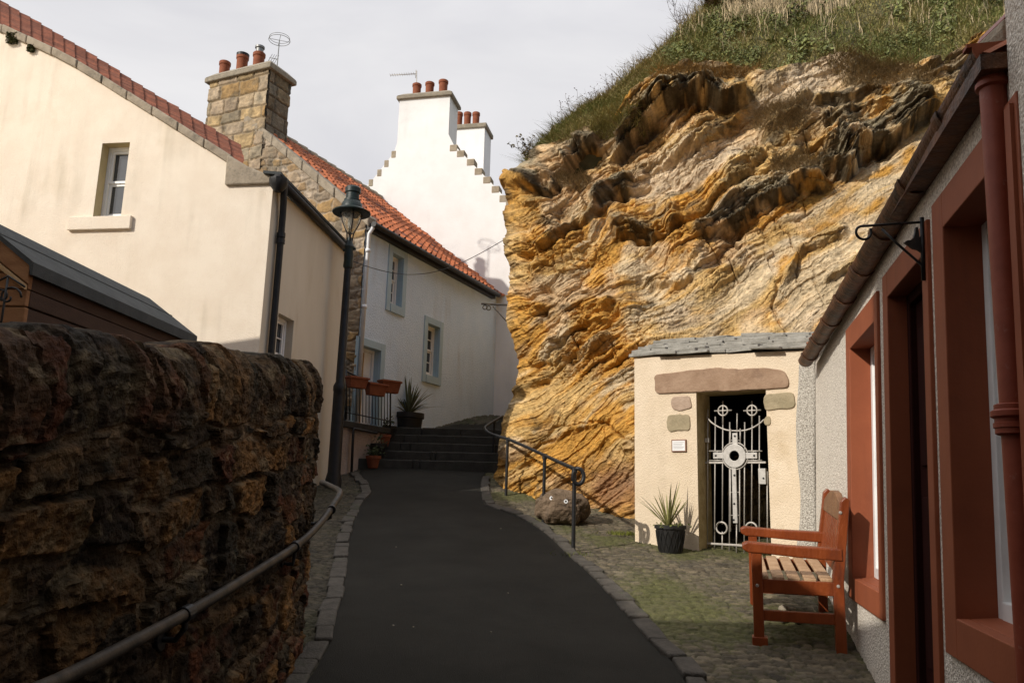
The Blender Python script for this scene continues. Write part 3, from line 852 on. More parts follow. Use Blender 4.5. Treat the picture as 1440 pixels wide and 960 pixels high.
def surf_pick(Ag, n, rg, wfun=None):
    nu, nv = Ag.shape[:2]
    u = rg.uniform(0, nu - 1.001, n); v = rg.uniform(0, nv - 1.001, n)
    if wfun is not None:
        k = rg.uniform(0, 1, n) < wfun(u / (nu - 1), v / (nv - 1))
        u, v = u[k], v[k]
    i, j = u.astype(int), v.astype(int); a, b_ = (u - i)[:, None], (v - j)[:, None]
    p = Ag[i, j] * (1 - a) * (1 - b_) + Ag[i + 1, j] * a * (1 - b_) + Ag[i, j + 1] * (1 - a) * b_ + Ag[i + 1, j + 1] * a * b_
    return p, u / (nu - 1), v / (nv - 1)
def blades(p, ln, wd, lean, rg, up=np.array([0, 0, 1.0])):
    n = len(p)
    th = rg.uniform(0, 2 * math.pi, n)
    sd = np.stack([np.cos(th), np.sin(th), np.zeros(n)], 1)
    lz = rg.normal(0, 1, (n, 3)) * lean; lz[:, 2] = 0
    mid = p + (up + lz * .5) * (ln * .55)[:, None]
    tip = p + (up * .92 + lz * 1.6) * ln[:, None]
    w_ = (wd * rg.uniform(.6, 1.3, n))[:, None]
    Vv = np.stack([p - sd * w_, p + sd * w_, mid + sd * w_ * .7, mid - sd * w_ * .7, tip + sd * w_ * .12, tip - sd * w_ * .12], 1)
    b0 = (np.arange(n) * 6)[:, None]
    Ff = np.concatenate([b0 + np.array([[0, 1, 2, 3]]), b0 + np.array([[3, 2, 4, 5]])], 1).reshape(-1, 4)
    return Vv.reshape(-1, 3), Ff
def leafquads(p, size, rg, nrmv=None, flat=.6):
    n = len(p)
    d1 = rg.normal(0, 1, (n, 3)); d1 /= np.linalg.norm(d1, axis=1, keepdims=True)
    nn = rg.normal(0, 1, (n, 3)) * flat
    nn = nn + (np.array([-.3, -.6, .7]) if nrmv is None else nrmv)
    nn /= np.linalg.norm(nn, axis=1, keepdims=True)
    d1 = np.cross(nn, d1); d1 /= np.linalg.norm(d1, axis=1, keepdims=True) + 1e-9
    d2 = np.cross(nn, d1)
    s = (size * rg.uniform(.6, 1.4, n))[:, None]
    Vv = np.stack([p - d1 * s, p + d2 * s * .55 + nn * s * .15, p + d1 * s, p - d2 * s * .55 + nn * s * .15], 1)
    return Vv.reshape(-1, 3), np.arange(n * 4).reshape(-1, 4)
rg = np.random.RandomState(5)
# grass: thick, olive, drying to straw on the crest
HX = np.concatenate([HA, HP], -1)
pts_, u_, v_ = surf_pick(HX, 110000, rg)
hx, hy = pts_[:, 3], pts_[:, 4]; pts_ = pts_[:, :3]
gn = fbm(u_ * 14, v_ * 6, 3, 95)
ln = (.07 + .12 * sst(-.3, .5, fbm(u_ * 30, v_ * 14, 2, 96))) * rg.uniform(.6, 1.4, len(pts_)) + .10 * sst(.8, 1, v_)
Vb, Fb = blades(pts_ - np.array([0, 0, .02]), ln, np.full(len(pts_), .007), .45, rg)
k1 = sst(-.25, .35, gn + rg.normal(0, .18, len(pts_)))[:, None]
k2 = (rg.uniform(0, 1, len(pts_)) < (.16 + .45 * sst(.7, 1, v_) + .22 * sst(.16, 0, v_)))[:, None]
cg = np.array([.15, .165, .048]) * (1 - k1) + np.array([.26, .225, .085]) * k1
cg = np.where(k2, np.array([.34, .26, .13]), cg) * rg.uniform(.65, 1.35, (len(pts_), 1))
tag(npmesh('grass', Vb, Fb, M['leaf'], smooth=False, colr=np.repeat(cg, 6, 0)), kind='stuff')
# low ivy and bramble cover over the middle of the slope
def ivw(u, v):
    return sst(-.02, .25, fbm(u * 9, v * 4, 3, 97) + .5 * sst(.34, .5, u) * sst(.9, .6, v) - .12)
pts_, u_, v_ = surf_pick(HX, 90000, rg)
hx, hy = pts_[:, 3], pts_[:, 4]; pts_ = pts_[:, :3]
kp = (rg.uniform(0, 1, len(pts_)) < sst(.0, .35, fbm(hx / 34, hy / 22, 4, 97) + .32 * np.exp(-((hx - 1240) / 130) ** 2 - ((hy - 55) / 45) ** 2) + .22 * np.exp(-((hx - 1000) / 70) ** 2 - ((hy - 85) / 30) ** 2) - .08 - .5 * sst(900, 860, hx)))
pts_ = pts_[kp]; hx, hy = hx[kp], hy[kp]
pts_ = pts_ + rg.uniform(0, 1, (len(pts_), 1)) * np.array([-.03, -.08, .14])
Vl, Fl = leafquads(pts_, .020 + .024 * sst(-.3, .4, fbm(hx / 26, hy / 18, 3, 299)), rg)
cl = np.array([.125, .138, .05]) * rg.uniform(.45, 1.55, (len(pts_), 1)) * (1 + .5 * fbm(hx / 30, hy / 20, 3, 298))[:, None] + np.array([.05, .025, .0]) * (rg.uniform(0, 1, (len(pts_), 1)) < .15)
tag(npmesh('ground_cover', Vl, Fl, M['leaf'], smooth=False, colr=np.repeat(cl, 4, 0)), kind='stuff')
# tall dry stems standing on the crest
def drw(u, v):
    return sst(.60, .74, v) * sst(.42, .46, u) * sst(.80, .6, u) * (.35 + .65 * sst(-.1, .2, fbm(u * 40, v * 5, 2, 98)))
pts_, u_, v_ = surf_pick(HX, 60000, rg)
hx, hy = pts_[:, 3], pts_[:, 4]; pts_ = pts_[:, :3]
kp = rg.uniform(0, 1, len(pts_)) < sst(1010, 1035, hx) * sst(1215, 1150, hx) * sst(-75, -40, hy) * sst(52 - .16 * (hx - 1040), 20 - .16 * (hx - 1040), hy) * .75 + .05 * sst(-.05, .3, fbm(hx / 30, hy / 25, 2, 296)) * sst(100, 40, hy)
pts_ = pts_[kp]
Vb, Fb = blades(pts_, rg.uniform(.18, .5, len(pts_)), np.full(len(pts_), .0065), .12, rg)
cd_ = np.array([.46, .36, .235]) * rg.uniform(.6, 1.3, (len(pts_), 1))
tag(npmesh('dry_grass', Vb, Fb, M['leaf'], smooth=False, colr=np.repeat(cd_, 6, 0)), kind='stuff')
# dry heathery tufts lodged on the rock ledges, each a plant of its own
def tuft(cx, cy, rx, ry, n, label, colr, ln0=.16, cat='plant', nm='ledge_shrub', group=None):
    k = ((px - cx) / rx) ** 2 + ((py - cy) / ry) ** 2 < 1
    pool = (A + Nn * .03)[k]
    if len(pool) == 0: return
    sel = pool[rg.randint(0, len(pool), n)]
    ln = ln0 * rg.uniform(.5, 1.3, n)
    Vb, Fb = blades(sel, ln, np.full(n, .0055), .8, rg, np.array([-.25, -.5, .45]))
    cg = np.array(colr) * rg.uniform(.45, 1.4, (n, 1))
    cg = np.where(rg.uniform(0, 1, (n, 1)) < .12, np.array([.26, .19, .11]), cg)
    o = npmesh(nm, Vb, Fb, M['leaf'], smooth=False, colr=np.repeat(cg, 6, 0), recenter=True)
    return tag(o, label, cat, group)
br_, ol_ = (.33, .25, .15), (.25, .23, .09)
tuft(1100, 172, 42, 24, 1500, 'long dry brown tuft beside the pale chute high on the cliff', br_)
tuft(1122, 246, 38, 16, 1000, 'rounded dry tuft on the ledge above the pale rock slab', br_)
tuft(803, 247, 26, 15, 900, 'small drooping tuft near the cliff\'s left shoulder', br_, .13)
tuft(1250, 112, 70, 18, 1300, 'wide brown grass mat above the dark overhang near the gutter', br_, .15)
tuft(1222, 92, 60, 16, 900, 'matted straw tuft at the foot of the green slope, above the brown mat', (.24, .18, .09), .15)
tuft(990, 106, 90, 8, 1300, 'reddish grass fringe over the dark rock arch', (.33, .22, .10), .12)
tuft(868, 176, 40, 14, 1400, 'green grass fringe left of the dark rock arch', ol_, .14)

# ================================================================== LEFT STONE WALL
WF = [(-1.86, -3.0), (-1.72, -1.5), (-1.55, 0.3), (-1.38, 1.5), (-1.27, 2.2), (-1.16, 2.8), (-1.10, 4.0), (-1.16, 4.8), (-1.25, 5.32)]
WF = [(x - .065, y + .04) for x, y in WF]
wf = resample(WF, 900)
wd_ = np.gradient(wf, axis=0); wd_ /= np.linalg.norm(wd_, axis=1, keepdims=True)
wn = np.column_stack([wd_[:, 1], -wd_[:, 0]])                       # towards the lane
TH = .23
ctr = wf - wn * TH
end_t = np.linspace(0, math.pi, 60)[1:]
ec, en_, ed = ctr[-1], wn[-1], wd_[-1]
arc = [ec + (en_ * math.cos(t) + ed * math.sin(t)) * TH for t in end_t]
arcm = [ec for t in end_t]
bk = (ctr - wn * TH)[::-1]
allp = np.concatenate([wf, arc, bk]); allc = np.concatenate([ctr, arcm, ctr[::-1]])
s_ = np.r_[0, np.cumsum(np.linalg.norm(np.diff(allp, axis=0), axis=1) + 1e-9)]
sF = s_[len(wf) - 1]; sV = np.interp(1.0, wf[:, 1], s_[:len(wf)])
ss = np.concatenate([np.arange(0, sV, .05), np.arange(sV, sF + .75, .0085), np.arange(sF + .75, s_[-1], .05)])
wp = np.column_stack([np.interp(ss, s_, allp[:, k]) for k in (0, 1)])
wc = np.column_stack([np.interp(ss, s_, allc[:, k]) for k in (0, 1)])
hv = np.concatenate([np.arange(-.15, 1.70, .0095), 1.70 + .35 * np.sin(np.linspace(0, 1, 46) * math.pi / 2)])
Wtop = 1.745 + .135 * wc[:, 1] - G(wc[:, 1])
S_, H_ = np.meshgrid(ss, hv, indexing='ij')
scale = (Wtop / 2.05)[:, None]
RZ = H_ * scale                                                    # height over the ground
k = np.clip((H_ - 1.80) / .25, 0, 1)
ratio = np.sqrt(np.clip(1 - k ** 2.4, 0, 1))
WA = np.zeros(S_.shape + (3,))
for q in (0, 1):
    WA[..., q] = wc[:, q][:, None] + (wp - wc)[:, q][:, None] * ratio
WA[..., 2] = G(wc[:, 1])[:, None] + RZ
WN = gridnormals(WA)
out_ = np.zeros_like(WA); out_[..., :2] = (wp - wc)[:, None, :]
WN *= np.sign((WN * (out_ + np.array([0, 0, .05]))).sum(-1))[..., None]
sx = S_ + .035 * fbm(S_ * 5, H_ * 5, 3, 101) + .018 * fbm(S_ * 16, H_ * 16, 2, 103)
sy = H_ + .05 * fbm(S_ * 1.9, H_ * 1.9, 3, 102) + .022 * fbm(S_ * 8, H_ * 8, 2, 104)
blk = np.floor(sx / .62 + .5 * fbm(H_ * 1.7, S_ * .6, 2, 121)); d1, i1, cx1, cy1 = coursed(sx, sy + .17 * (_h(blk, blk * 0, 122) - .5) + 10 * 0, (.07, .20), (.11, .36), 21)
i1 = (i1 + .37 * _h(blk, blk * 0, 123)) % 1.0
# some large boulders swallow their neighbours
bigd = np.full(S_.shape, -1.0)
bigi = np.zeros(S_.shape)
rgw = np.random.RandomState(3)
for kk in range(16):
    bx_, by_ = rgw.uniform(sV, sF), rgw.uniform(.15, 1.35); rx_, ry_ = rgw.uniform(.12, .26), rgw.uniform(.11, .24)
    e = (1 - (np.abs((sx - bx_) / rx_) ** 3 + np.abs((sy - by_) / ry_) ** 3) ** (1 / 3.)) * min(rx_, ry_)
    m_ = e > bigd
    bigd = np.where(m_, e, bigd); bigi = np.where(m_, rgw.uniform(), bigi)
inb = bigd > -.03
d1 = np.where(inb, np.maximum(bigd, np.where(bigd > 0, bigd, -.001)), d1)
i1 = np.where(inb, bigi, i1)
# cope: long stones set on edge
d2, i2, cx2, cy2 = coursed(sy + .06 * fbm(S_ * 6, H_ * 2, 2, 105), sx + .05 * np.sin(sy * 6), (.055, .17), (3, 4), 23)
cope = H_ > (1.66 + .05 * fbm(S_ * 3, S_ * 0, 2, 106))
tr_ = np.abs(H_ - (1.66 + .05 * fbm(S_ * 3, S_ * 0, 2, 106)))
dd = np.where(cope, np.minimum(d2, tr_), np.minimum(d1, tr_ + .004))
ii = np.where(cope, i2 * .77 + .1, i1)
st = sst(.007, .020, dd)
hW = st * (.014 + .026 * ((ii * 57.3) % 1.0)) + .010 * sst(.012, -.002, dd) * (fbm(S_ * 6, H_ * 6, 2, 115) + .2)
hW += st * (((ii * 11.3) % 1 - .5) * .28 * np.where(cope, cx2 * 0, cx1) + ((ii * 23.3) % 1 - .5) * .36 * np.where(cope, 0, cy1))
hW += np.where(cope, st * .055 * ((ii * 91.7) % 1.0 - .3), 0)
hW += .013 * fbm(S_ * 9, H_ * 13, 5, 107, .65) * (.5 + .5 * st) + .010 * fbm(S_ * 42, H_ * 42, 2, 108) + .016 * (ridged(S_ * 7, H_ * 12, 4, 110) - .5) * st + .004 * (ridged(S_ * 30, H_ * 34, 3, 117) - .5)
hW = hW * (1 - sst(.80, 1.0, k))
WA[..., 2] += ((.05 * fbm(wc[:, 1] * 3.1, wc[:, 1] * 0, 3, 118) + .022 * fbm(wc[:, 1] * 11, wc[:, 1] * 0, 2, 119))[:, None] * sst(1.3, 1.9, H_))
WA2 = WA + WN * hW[..., None]
wcol = palette(ii, [(.075, .055, .036), (.15, .10, .05), (.04, .032, .025), (.11, .055, .03), (.06, .05, .04), (.23, .15, .07), (.10, .045, .028), (.05, .043, .034), (.13, .095, .06)])
wcol = .72 * np.array([1.12, .90, .68]) * wcol * np.clip(.95 + .8 * fbm(S_ * 14, H_ * 17, 4, 109, .6), .3, 2)[..., None]
mort = np.array([.15, .108, .07])
wcol = wcol * st[..., None] + mort * (1 - st)[..., None] * np.clip(.8 + 1.2 * fbm(S_ * 5, H_ * 5, 3, 125), .15, 1.5)[..., None]
lk = sst(-.1, .4, fbm(S_ * 7, H_ * 7, 4, 111) + .35 * sst(1.55, 1.95, H_) - .1)
wcol = wcol * (1 - .35 * lk[..., None]) + np.array([.05, .05, .035]) * .35 * lk[..., None]
lp = sst(.30, .5, fbm(S_ * 16, H_ * 16, 4, 112) + .16 * sst(1.7, 2.05, H_))
wcol = wcol * (1 - .55 * lp[..., None]) + np.array([.18, .145, .095]) * .55 * lp[..., None]
tag(gridmesh('stone_wall', WA2, M['wallstone'], colr=np.clip(wcol, .006, .6), smooth=False), 'long dark rubble wall with upright cope stones along the lane\'s left side', 'wall')

# steel handrail fixed along the wall
rp = [(40, 975, 2.02), (75, 960, 2.15), (170, 911, 2.5), (262, 862, 2.95), (330, 822, 3.4), (415, 768, 4.3), (448, 738, 4.85), (470, 708, 5.35), (478, 692, 5.6), (466, 684, 5.9), (452, 678, 6.0)]
rpt = [P(*q) for q in rp]
rpt = [rpt[0] + (rpt[0] - rpt[2]) * 2.2 + np.array([-.10, 0, -.02])] + rpt
rr = thing('wall_handrail', [rpt[5][0], rpt[5][1], rpt[5][2]], 'worn steel handrail running along the dark rubble wall', 'handrail')
MB().tube(resample(rpt, 90), .021, 14).build('rail', M['steel'], rr, smooth=True)
for q in [(262, 862, 2.95), (415, 768, 4.3), (466, 716, 5.22)]:
    c = P(*q)
    i = np.argmin(((wf - c[:2]) ** 2).sum(1)); t = np.array([*wd_[i], .13]); nn_ = np.array([*wn[i], 0])
    mb = MB()
    mb.tube([c - nrm(t) * .025, c + nrm(t) * .025], .029, 14)
    fpt = np.array([*(wf[i] - wn[i] * .02), c[2] - .09])
    mb.tube([c, c + np.array([0, 0, -.05]), fpt + nn_ * .08, fpt], .011, 8)
    mb.tube([fpt - nn_ * .03, fpt + nn_ * .035], .04, 12)
    mb.build('bracket', M['blackiron'], rr, smooth=False, bevel=.003)

# ================================================================== helpers for houses
def panel(mb, fr, s0, s1, zb, top, holes=(), d=0.0, reveal=0.0, extra=()):
    """wall sheet with rectangular holes; top = number or list of (s, z)"""
    tp = [(s0, top), (s1, top)] if np.isscalar(top) else sorted(top)
    tx, tz = [p[0] for p in tp], [p[1] for p in tp]
    S = sorted(set([s0, s1] + [h[0] for h in holes] + [h[1] for h in holes] + [x for x in tx if s0 < x < s1] + list(extra)))
    for a, b_ in zip(S[:-1], S[1:]):
        Z = [zb]
        mid = (a + b_) / 2
        hs = sorted([h for h in holes if h[0] - 1e-6 <= mid <= h[1] + 1e-6], key=lambda h: h[2])
        z = zb
        for h_ in hs:
            mb.quad(fr.pt(a, z, d), fr.pt(b_, z, d), fr.pt(b_, h_[2], d), fr.pt(a, h_[2], d)); z = h_[3]
        mb.quad(fr.pt(a, z, d), fr.pt(b_, z, d), fr.pt(b_, np.interp(b_, tx, tz), d), fr.pt(a, np.interp(a, tx, tz), d))
    if reveal:
        for h_ in holes:
            reveals(mb, fr, h_, d, d - reveal)
    return mb
def reveals(mb, fr, h_, d0, d1):
    a, b_, z0, z1 = h_[:4]
    for (p, q) in (((a, z0), (b_, z0)), ((b_, z0), (b_, z1)), ((b_, z1), (a, z1)), ((a, z1), (a, z0))):
        mb.quad(fr.pt(p[0], p[1], d0), fr.pt(q[0], q[1], d0), fr.pt(q[0], q[1], d1), fr.pt(p[0], p[1], d1))
def sash(fr, hole, d, parent, nx=2, ny=2, fw=.05, bar=.018, two=True, pane=None, name='window', fmat=None):
    """window frame with glazing bars, panes behind; hole in wall coordinates, d = depth of the frame's face"""
    fmat = fmat or M['whitepaint']
    a, b_, z0, z1 = hole
    mb = MB()
    mb.fbox(fr, a, a + fw, z0, z1, d - .06, d); mb.fbox(fr, b_ - fw, b_, z0, z1, d - .06, d)
    mb.fbox(fr, a + fw, b_ - fw, z1 - fw, z1, d - .06, d - .002); mb.fbox(fr, a + fw, b_ - fw, z0, z0 + fw * 1.3, d - .06, d + .004)
    ia, ib, iz0, iz1 = a + fw, b_ - fw, z0 + fw * 1.3, z1 - fw
    zm = (iz0 + iz1) / 2
    rows = [(iz0, zm, -.030), (zm, iz1, -.012)] if two else [(iz0, iz1, -.015)]
    fs = .035
    for (ra, rb, dz) in rows:
        mb.fbox(fr, ia, ia + fs, ra, rb, d + dz - .03, d + dz); mb.fbox(fr, ib - fs, ib, ra, rb, d + dz - .03, d + dz)
        mb.fbox(fr, ia + fs, ib - fs, ra, ra + fs, d + dz - .029, d + dz - .001); mb.fbox(fr, ia + fs, ib - fs, rb - fs, rb, d + dz - .029, d + dz - .001)
        for i in range(1, nx):
            x = ia + (ib - ia) * i / nx
            mb.fbox(fr, x - bar / 2, x + bar / 2, ra + fs, rb - fs, d + dz - .025, d + dz - .003)
        for j in range(1, ny):
            z = ra + (rb - ra) * j / ny
            mb.fbox(fr, ia + fs, ib - fs, z - bar / 2, z + bar / 2, d + dz - .024, d + dz - .004)
    wobj = mb.build(name, fmat, parent, bevel=.004, seg=2)
    MB().fbox(fr, ia + .01, ib - .01, iz0 + .01, iz1 - .01, d - .055, d - .045).build('pane', pane or M['glass'], wobj)
    return wobj
def stone_face(name, fr, s0, s1, z0, z1, mat, cols, seed, keepf=None, rh=(.14, .3), wdt=(.18, .42), amp=.03, res=.014, parent=None, d=0.0, joint=(.24, .20, .15), lich=.25, warp=1.0):
    a = np.arange(s0, s1 + res * .5, res); z = np.arange(z0, z1 + res * .5, res)
    a[-1] = s1; z[-1] = z1
    Sg, Zg = np.meshgrid(a, z, indexing='ij')
    x = Sg + warp * (.03 * fbm(Sg * 5, Zg * 5, 3, seed) + .012 * fbm(Sg * 16, Zg * 16, 2, seed + 1)); y = Zg + warp * (.035 * fbm(Sg * 3, Zg * 3, 3, seed + 2))
    dd, ii, cx, cy = coursed(x, y, rh, wdt, seed)
    st = sst(.003, .03, dd)
    hh = st * amp * (.4 + (ii * 57.3) % 1.0) + .012 * fbm(Sg * 13, Zg * 13, 4, seed + 3) + .012 * st * ridged(Sg * 7, Zg * 18, 3, seed + 9)
    A_ = fr.o + Sg[..., None] * fr.u + Zg[..., None] * fr.w + (d + hh)[..., None] * fr.n
    c_ = palette(ii, cols) * (1 + .45 * fbm(Sg * 8, Zg * 8, 3, seed + 4))[..., None]
    c_ = c_ * st[..., None] + np.array(joint) * (1 - st)[..., None]
    l = sst(.2, .5, fbm(Sg * 5, Zg * 5, 4, seed + 5)) * lich
    c_ = c_ * (1 - l[..., None]) + np.array([.10, .095, .075]) * l[..., None]
    keep = None if keepf is None else keepf(Sg, Zg)
    return gridmesh(name, A_, mat, parent, np.clip(c_, .01, .8), True, keep)
def pantiles(name, p00, p10, p01, p11, mat, parent, tw=.21, th=.27, seed=0, base=(.40, .125, .05), hgt=.045, lapk=1.0):
    """p00-p10 along the eave, p01-p11 along the ridge; S-shaped tiles in lapped courses"""
    p00, p10, p01, p11 = [np.array(p, float) for p in (p00, p10, p01, p11)]
    W_ = (np.linalg.norm(p10 - p00) + np.linalg.norm(p11 - p01)) / 2; L_ = (np.linalg.norm(p01 - p00) + np.linalg.norm(p11 - p10)) / 2
    nx = max(2, int(W_ / tw)); ny = max(2, int(L_ / th))
    ux = np.linspace(0, nx, nx * 9 + 1)
    vy = np.sort(np.concatenate([np.arange(ny) + e for e in (0.0, .02, .35, .7, .98)] + [[ny]]))
    Uu, Vv = np.meshgrid(ux, vy, indexing='ij')
    a, b_ = (Uu / nx)[..., None], (Vv / ny)[..., None]
    Q = p00 * (1 - a) * (1 - b_) + p10 * a * (1 - b_) + p01 * (1 - a) * b_ + p11 * a * b_
    n_ = nrm(np.cross(p10 - p00, p01 - p00))
    if n_[2] < 0: n_ = -n_
    ph = (Uu % 1.0)
    prof = np.where(ph < .42, np.sin(ph / .42 * math.pi) * 1.0, -.45 * np.sin((ph - .42) / .58 * math.pi))
    fv = Vv - np.floor(Vv + 1e-9)
    tid = _h(np.floor(np.clip(Uu, 0, nx - .01)), np.floor(np.clip(Vv, 0, ny - .01)), seed)
    lap = .038 * lapk * (1 - fv) + .010 * (tid - .5)
    Q = Q + n_ * (prof * hgt + lap + .02 * fbm(Uu / 5, Vv / 4, 2, seed + 3))[..., None]
    c_ = np.array(base) * (.7 + .6 * tid)[..., None]
    dk = (_h(np.floor(Uu), np.floor(Vv), seed + 7) > .90)[..., None]
    c_ = np.where(dk, np.array([.20, .075, .045]), c_)
    return gridmesh(name, Q, mat, parent, c_, True)
def chimney_pot(c, h_, r, parent, dark=False, mat=None):
    mb = MB()
    mb.lathe(c, [(r * .92, 0), (r * .95, h_ * .1), (r, h_ * .8), (r * 1.13, h_ * .83), (r * 1.13, h_ * .97), (r * 1.02, h_), (r * .78, h_), (r * .74, h_ * .75)], 20)
    return mb.build('chimney_pot', mat or M['terracotta'], parent, auto=True)
def pot_at(px_, py_, Y, toppy, parent, wpx, **k):
    c = P(px_, py_, Y); t = P(px_, toppy, Y)
    return chimney_pot(c, t[2] - c[2], wpx * Y / F / 2, parent, **k)
def closed_back(mb, fr, poly, d):
    """the rest of the building's box behind a gable polygon"""
    n = len(poly)
    vs = [fr.pt(a, z, -.35) for a, z in poly] + [fr.pt(a, z, d) for a, z in poly]
    mb.add(vs, [tuple(range(n, 2 * n))] + [(i, i + n, (i + 1) % n + n, (i + 1) % n) for i in range(n)])

# ================================================================== CREAM HOUSE
YC = 9.5
cb = P(372, 400, YC)
CG = Fr((cb[0], cb[1], 0), (-1, .154, 0), (-.154, -1, 0))             # gable that faces down the lane; s runs left
CS = Fr((cb[0], cb[1], 0), (.154, 1, 0), (1, -.154, 0))              # side wall along the lane; s runs up the lane
house = thing('cream_house', (cb[0], cb[1], G(9.5)), 'cream harled house with a red pantile roof, showing its gable above the garden shed', 'house')
zc = CG.loc(378, 258)[1]                                             # eave height at the corner
a1, z1_ = CG.loc(322, 250); a2, z2_ = CG.loc(325, 224); a3, z3_ = CG.loc(200, 145); a4, z4_ = CG.loc(100, 85); a5, z5_ = CG.loc(0, 38)
a6 = a5 + 1.6; z6 = z5_ + 1.6 * (z5_ - z4_) / (a5 - a4)
a7 = a6 + 4.6; z7 = z6 - 3.0
wh = CG.loc(183, 200); wl = CG.loc(130, 308)
hole = (wh[0], wl[0], wl[1] + .02, wh[1])
mb = MB()
mtop = [(0, zc), (a1, zc + .02), (a1 + .01, z2_), (a3, z3_), (a4, z4_), (a5, z5_), (a6, z6), (a7, z7)]
panel(mb, CG, 0, a7, .4, mtop, [hole])
e_s = 2.75
swl = CS.loc(391, 438); swr = CS.loc(408, 520)
shole = (swl[0] + .02, swr[0], swr[1] - .35, swl[1] - .01)
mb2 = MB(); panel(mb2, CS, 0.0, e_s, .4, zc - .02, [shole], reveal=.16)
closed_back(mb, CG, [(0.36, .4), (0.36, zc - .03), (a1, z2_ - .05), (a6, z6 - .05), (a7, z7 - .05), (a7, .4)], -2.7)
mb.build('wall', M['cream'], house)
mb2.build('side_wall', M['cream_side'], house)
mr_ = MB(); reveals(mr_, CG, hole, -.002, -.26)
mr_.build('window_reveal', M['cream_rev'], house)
wob = sash(CG, (hole[0] + .0, hole[1] - .0, hole[2], hole[3]), -.14, house, 1, 1, fw=.055, pane=M['glass'])
MB().fbox(CG, hole[0] + .06, hole[1] - .06, hole[2] + .05, (hole[2] + hole[3]) / 2 + .02, -.24, -.235).build('blind', M['nets'], wob)
sl_, sr_ = CG.loc(187, 308), CG.loc(97, 325)
MB().fbox(CG, sl_[0], sr_[0], sr_[1], hole[2], -.1, .05).build('sill', M['cream'], wob, bevel=.008)
w2 = sash(CS, (shole[0], shole[1], shole[2], shole[3]), -.10, house, 1, 2, fw=.045)
# skews: weathered copes along the gable head, ending in the putt stone
mb = MB()
rake = [(a1 - .02, z2_), (a3, z3_), (a4, z4_), (a5, z5_), (a6, z6)]
rk = resample(rake, 14)
rgs = random.Random(4)
for (p, q) in zip(rk[:-1], rk[1:]):
    j = rgs.uniform(-.008, .008)
    mb.prism(CG, [(p[0] + .004, p[1] - .08 + j), (q[0] - .004, q[1] - .08 + j), (q[0] - .004, q[1] + .045 + j), (p[0] + .004, p[1] + .045 + j)], -.30, .045 + j)
mb.build('skew', M['skew'], house, bevel=.018, seg=3)
pt1 = CG.loc(380, 252)
MB().prism(CG, [(-.03, zc - .02), (a1 + .03, zc - .02), (a1 + .04, z2_ + .06), (a1 * .55, zc + .22), (.05, zc + .10), (-.03, zc + .06)], -.34, .05).build('skewputt', M['skew'], house, bevel=.025, seg=3)
# pantile roof: rises slightly towards its far verge
f0 = CG.pt(a1 - .02, z2_ + .03, -.26); f1_ = CG.pt(a6, z6 + .03, -.26)
def backpt(x, y, dep):
    return P(x, y, dep)
b0 = backpt(336, 208, YC + 2.55); b1 = backpt(0, 3, YC + 3.2); b1 = b1 + (b1 - b0) * .35
pantiles('roof', b0, f0, b1, f1_, M['pantile'], house, tw=.19, th=.24, seed=11, base=(.19, .064, .035), hgt=.04, lapk=.5)
# gutter and downpipe on the lane side
g0 = CS.pt(-.12, zc + .02, .10); g1 = P(489, 352, 12.1)
mb = MB(); mb.tube([g0, g1], .055, 12); mb.build('gutter', M['blackgutter'], house, smooth=True)
mb = MB()
ev = [CS.pt(-.1, zc + .10, -.10), CS.pt(-.1, zc + .07, .14), g1 + np.array([.05, 0, .05]), g1 + np.array([-.2, 0, .10])]
mb.add(ev + [e + np.array([0, 0, .035]) for e in ev], [(0, 1, 2, 3), (7, 6, 5, 4), (0, 4, 5, 1), (1, 5, 6, 2), (2, 6, 7, 3), (3, 7, 4, 0)])
mb.build('eaves_slates', M['darkslate'], house)
hp_ = [CS.pt(.10, zc - .01, .10), CS.pt(.16, zc - .20, .08), CS.pt(.20, zc - .34, .065), CS.pt(.20, zc - 1.6, .065), CS.pt(.2, 1.0, .065)]
mb = MB(); mb.tube(hp_, .043, 12)
for zz in (zc - .62, zc - .70, zc - 2.4):
    mb.tube([CS.pt(.2, zz - .03, .065), CS.pt(.2, zz + .03, .065)], .055, 12)
mb.lathe(CS.pt(-.04, zc - .13, .09), [(.05, 0), (.11, .07), (.12, .16), (.10, .16)], 10)
mb.build('downpipe', M['blackiron'], house, smooth=False, auto=True)
# cushions of moss on the skew
for (x, y, sz, nm, lb) in ((20, 54, .13, 'moss_clump', 'larger dark moss cushion hanging from the cream gable\'s cope'), (46, 68, .08, 'moss_clump', 'smaller moss cushion lower down the cream gable\'s cope')):
    aa, zz = CG.loc(x, y)
    n = 700
    c = CG.pt(aa, zz, .03)
    pp = c + np.clip(rg.normal(0, 1, (n, 3)), -1.5, 1.5) * np.array([.7, .35, .75]) * sz * .5 + np.array([0, 0, -.02])
    Vl, Fl = leafquads(pp, np.full(n, .016), rg)
    o = npmesh(nm, Vl, Fl, M['leaf'], smooth=False, colr=np.repeat(np.array([.075, .075, .025]) * rg.uniform(.4, 1.5, (n, 1)), 4, 0), recenter=True)
    tag(o, lb, 'moss')

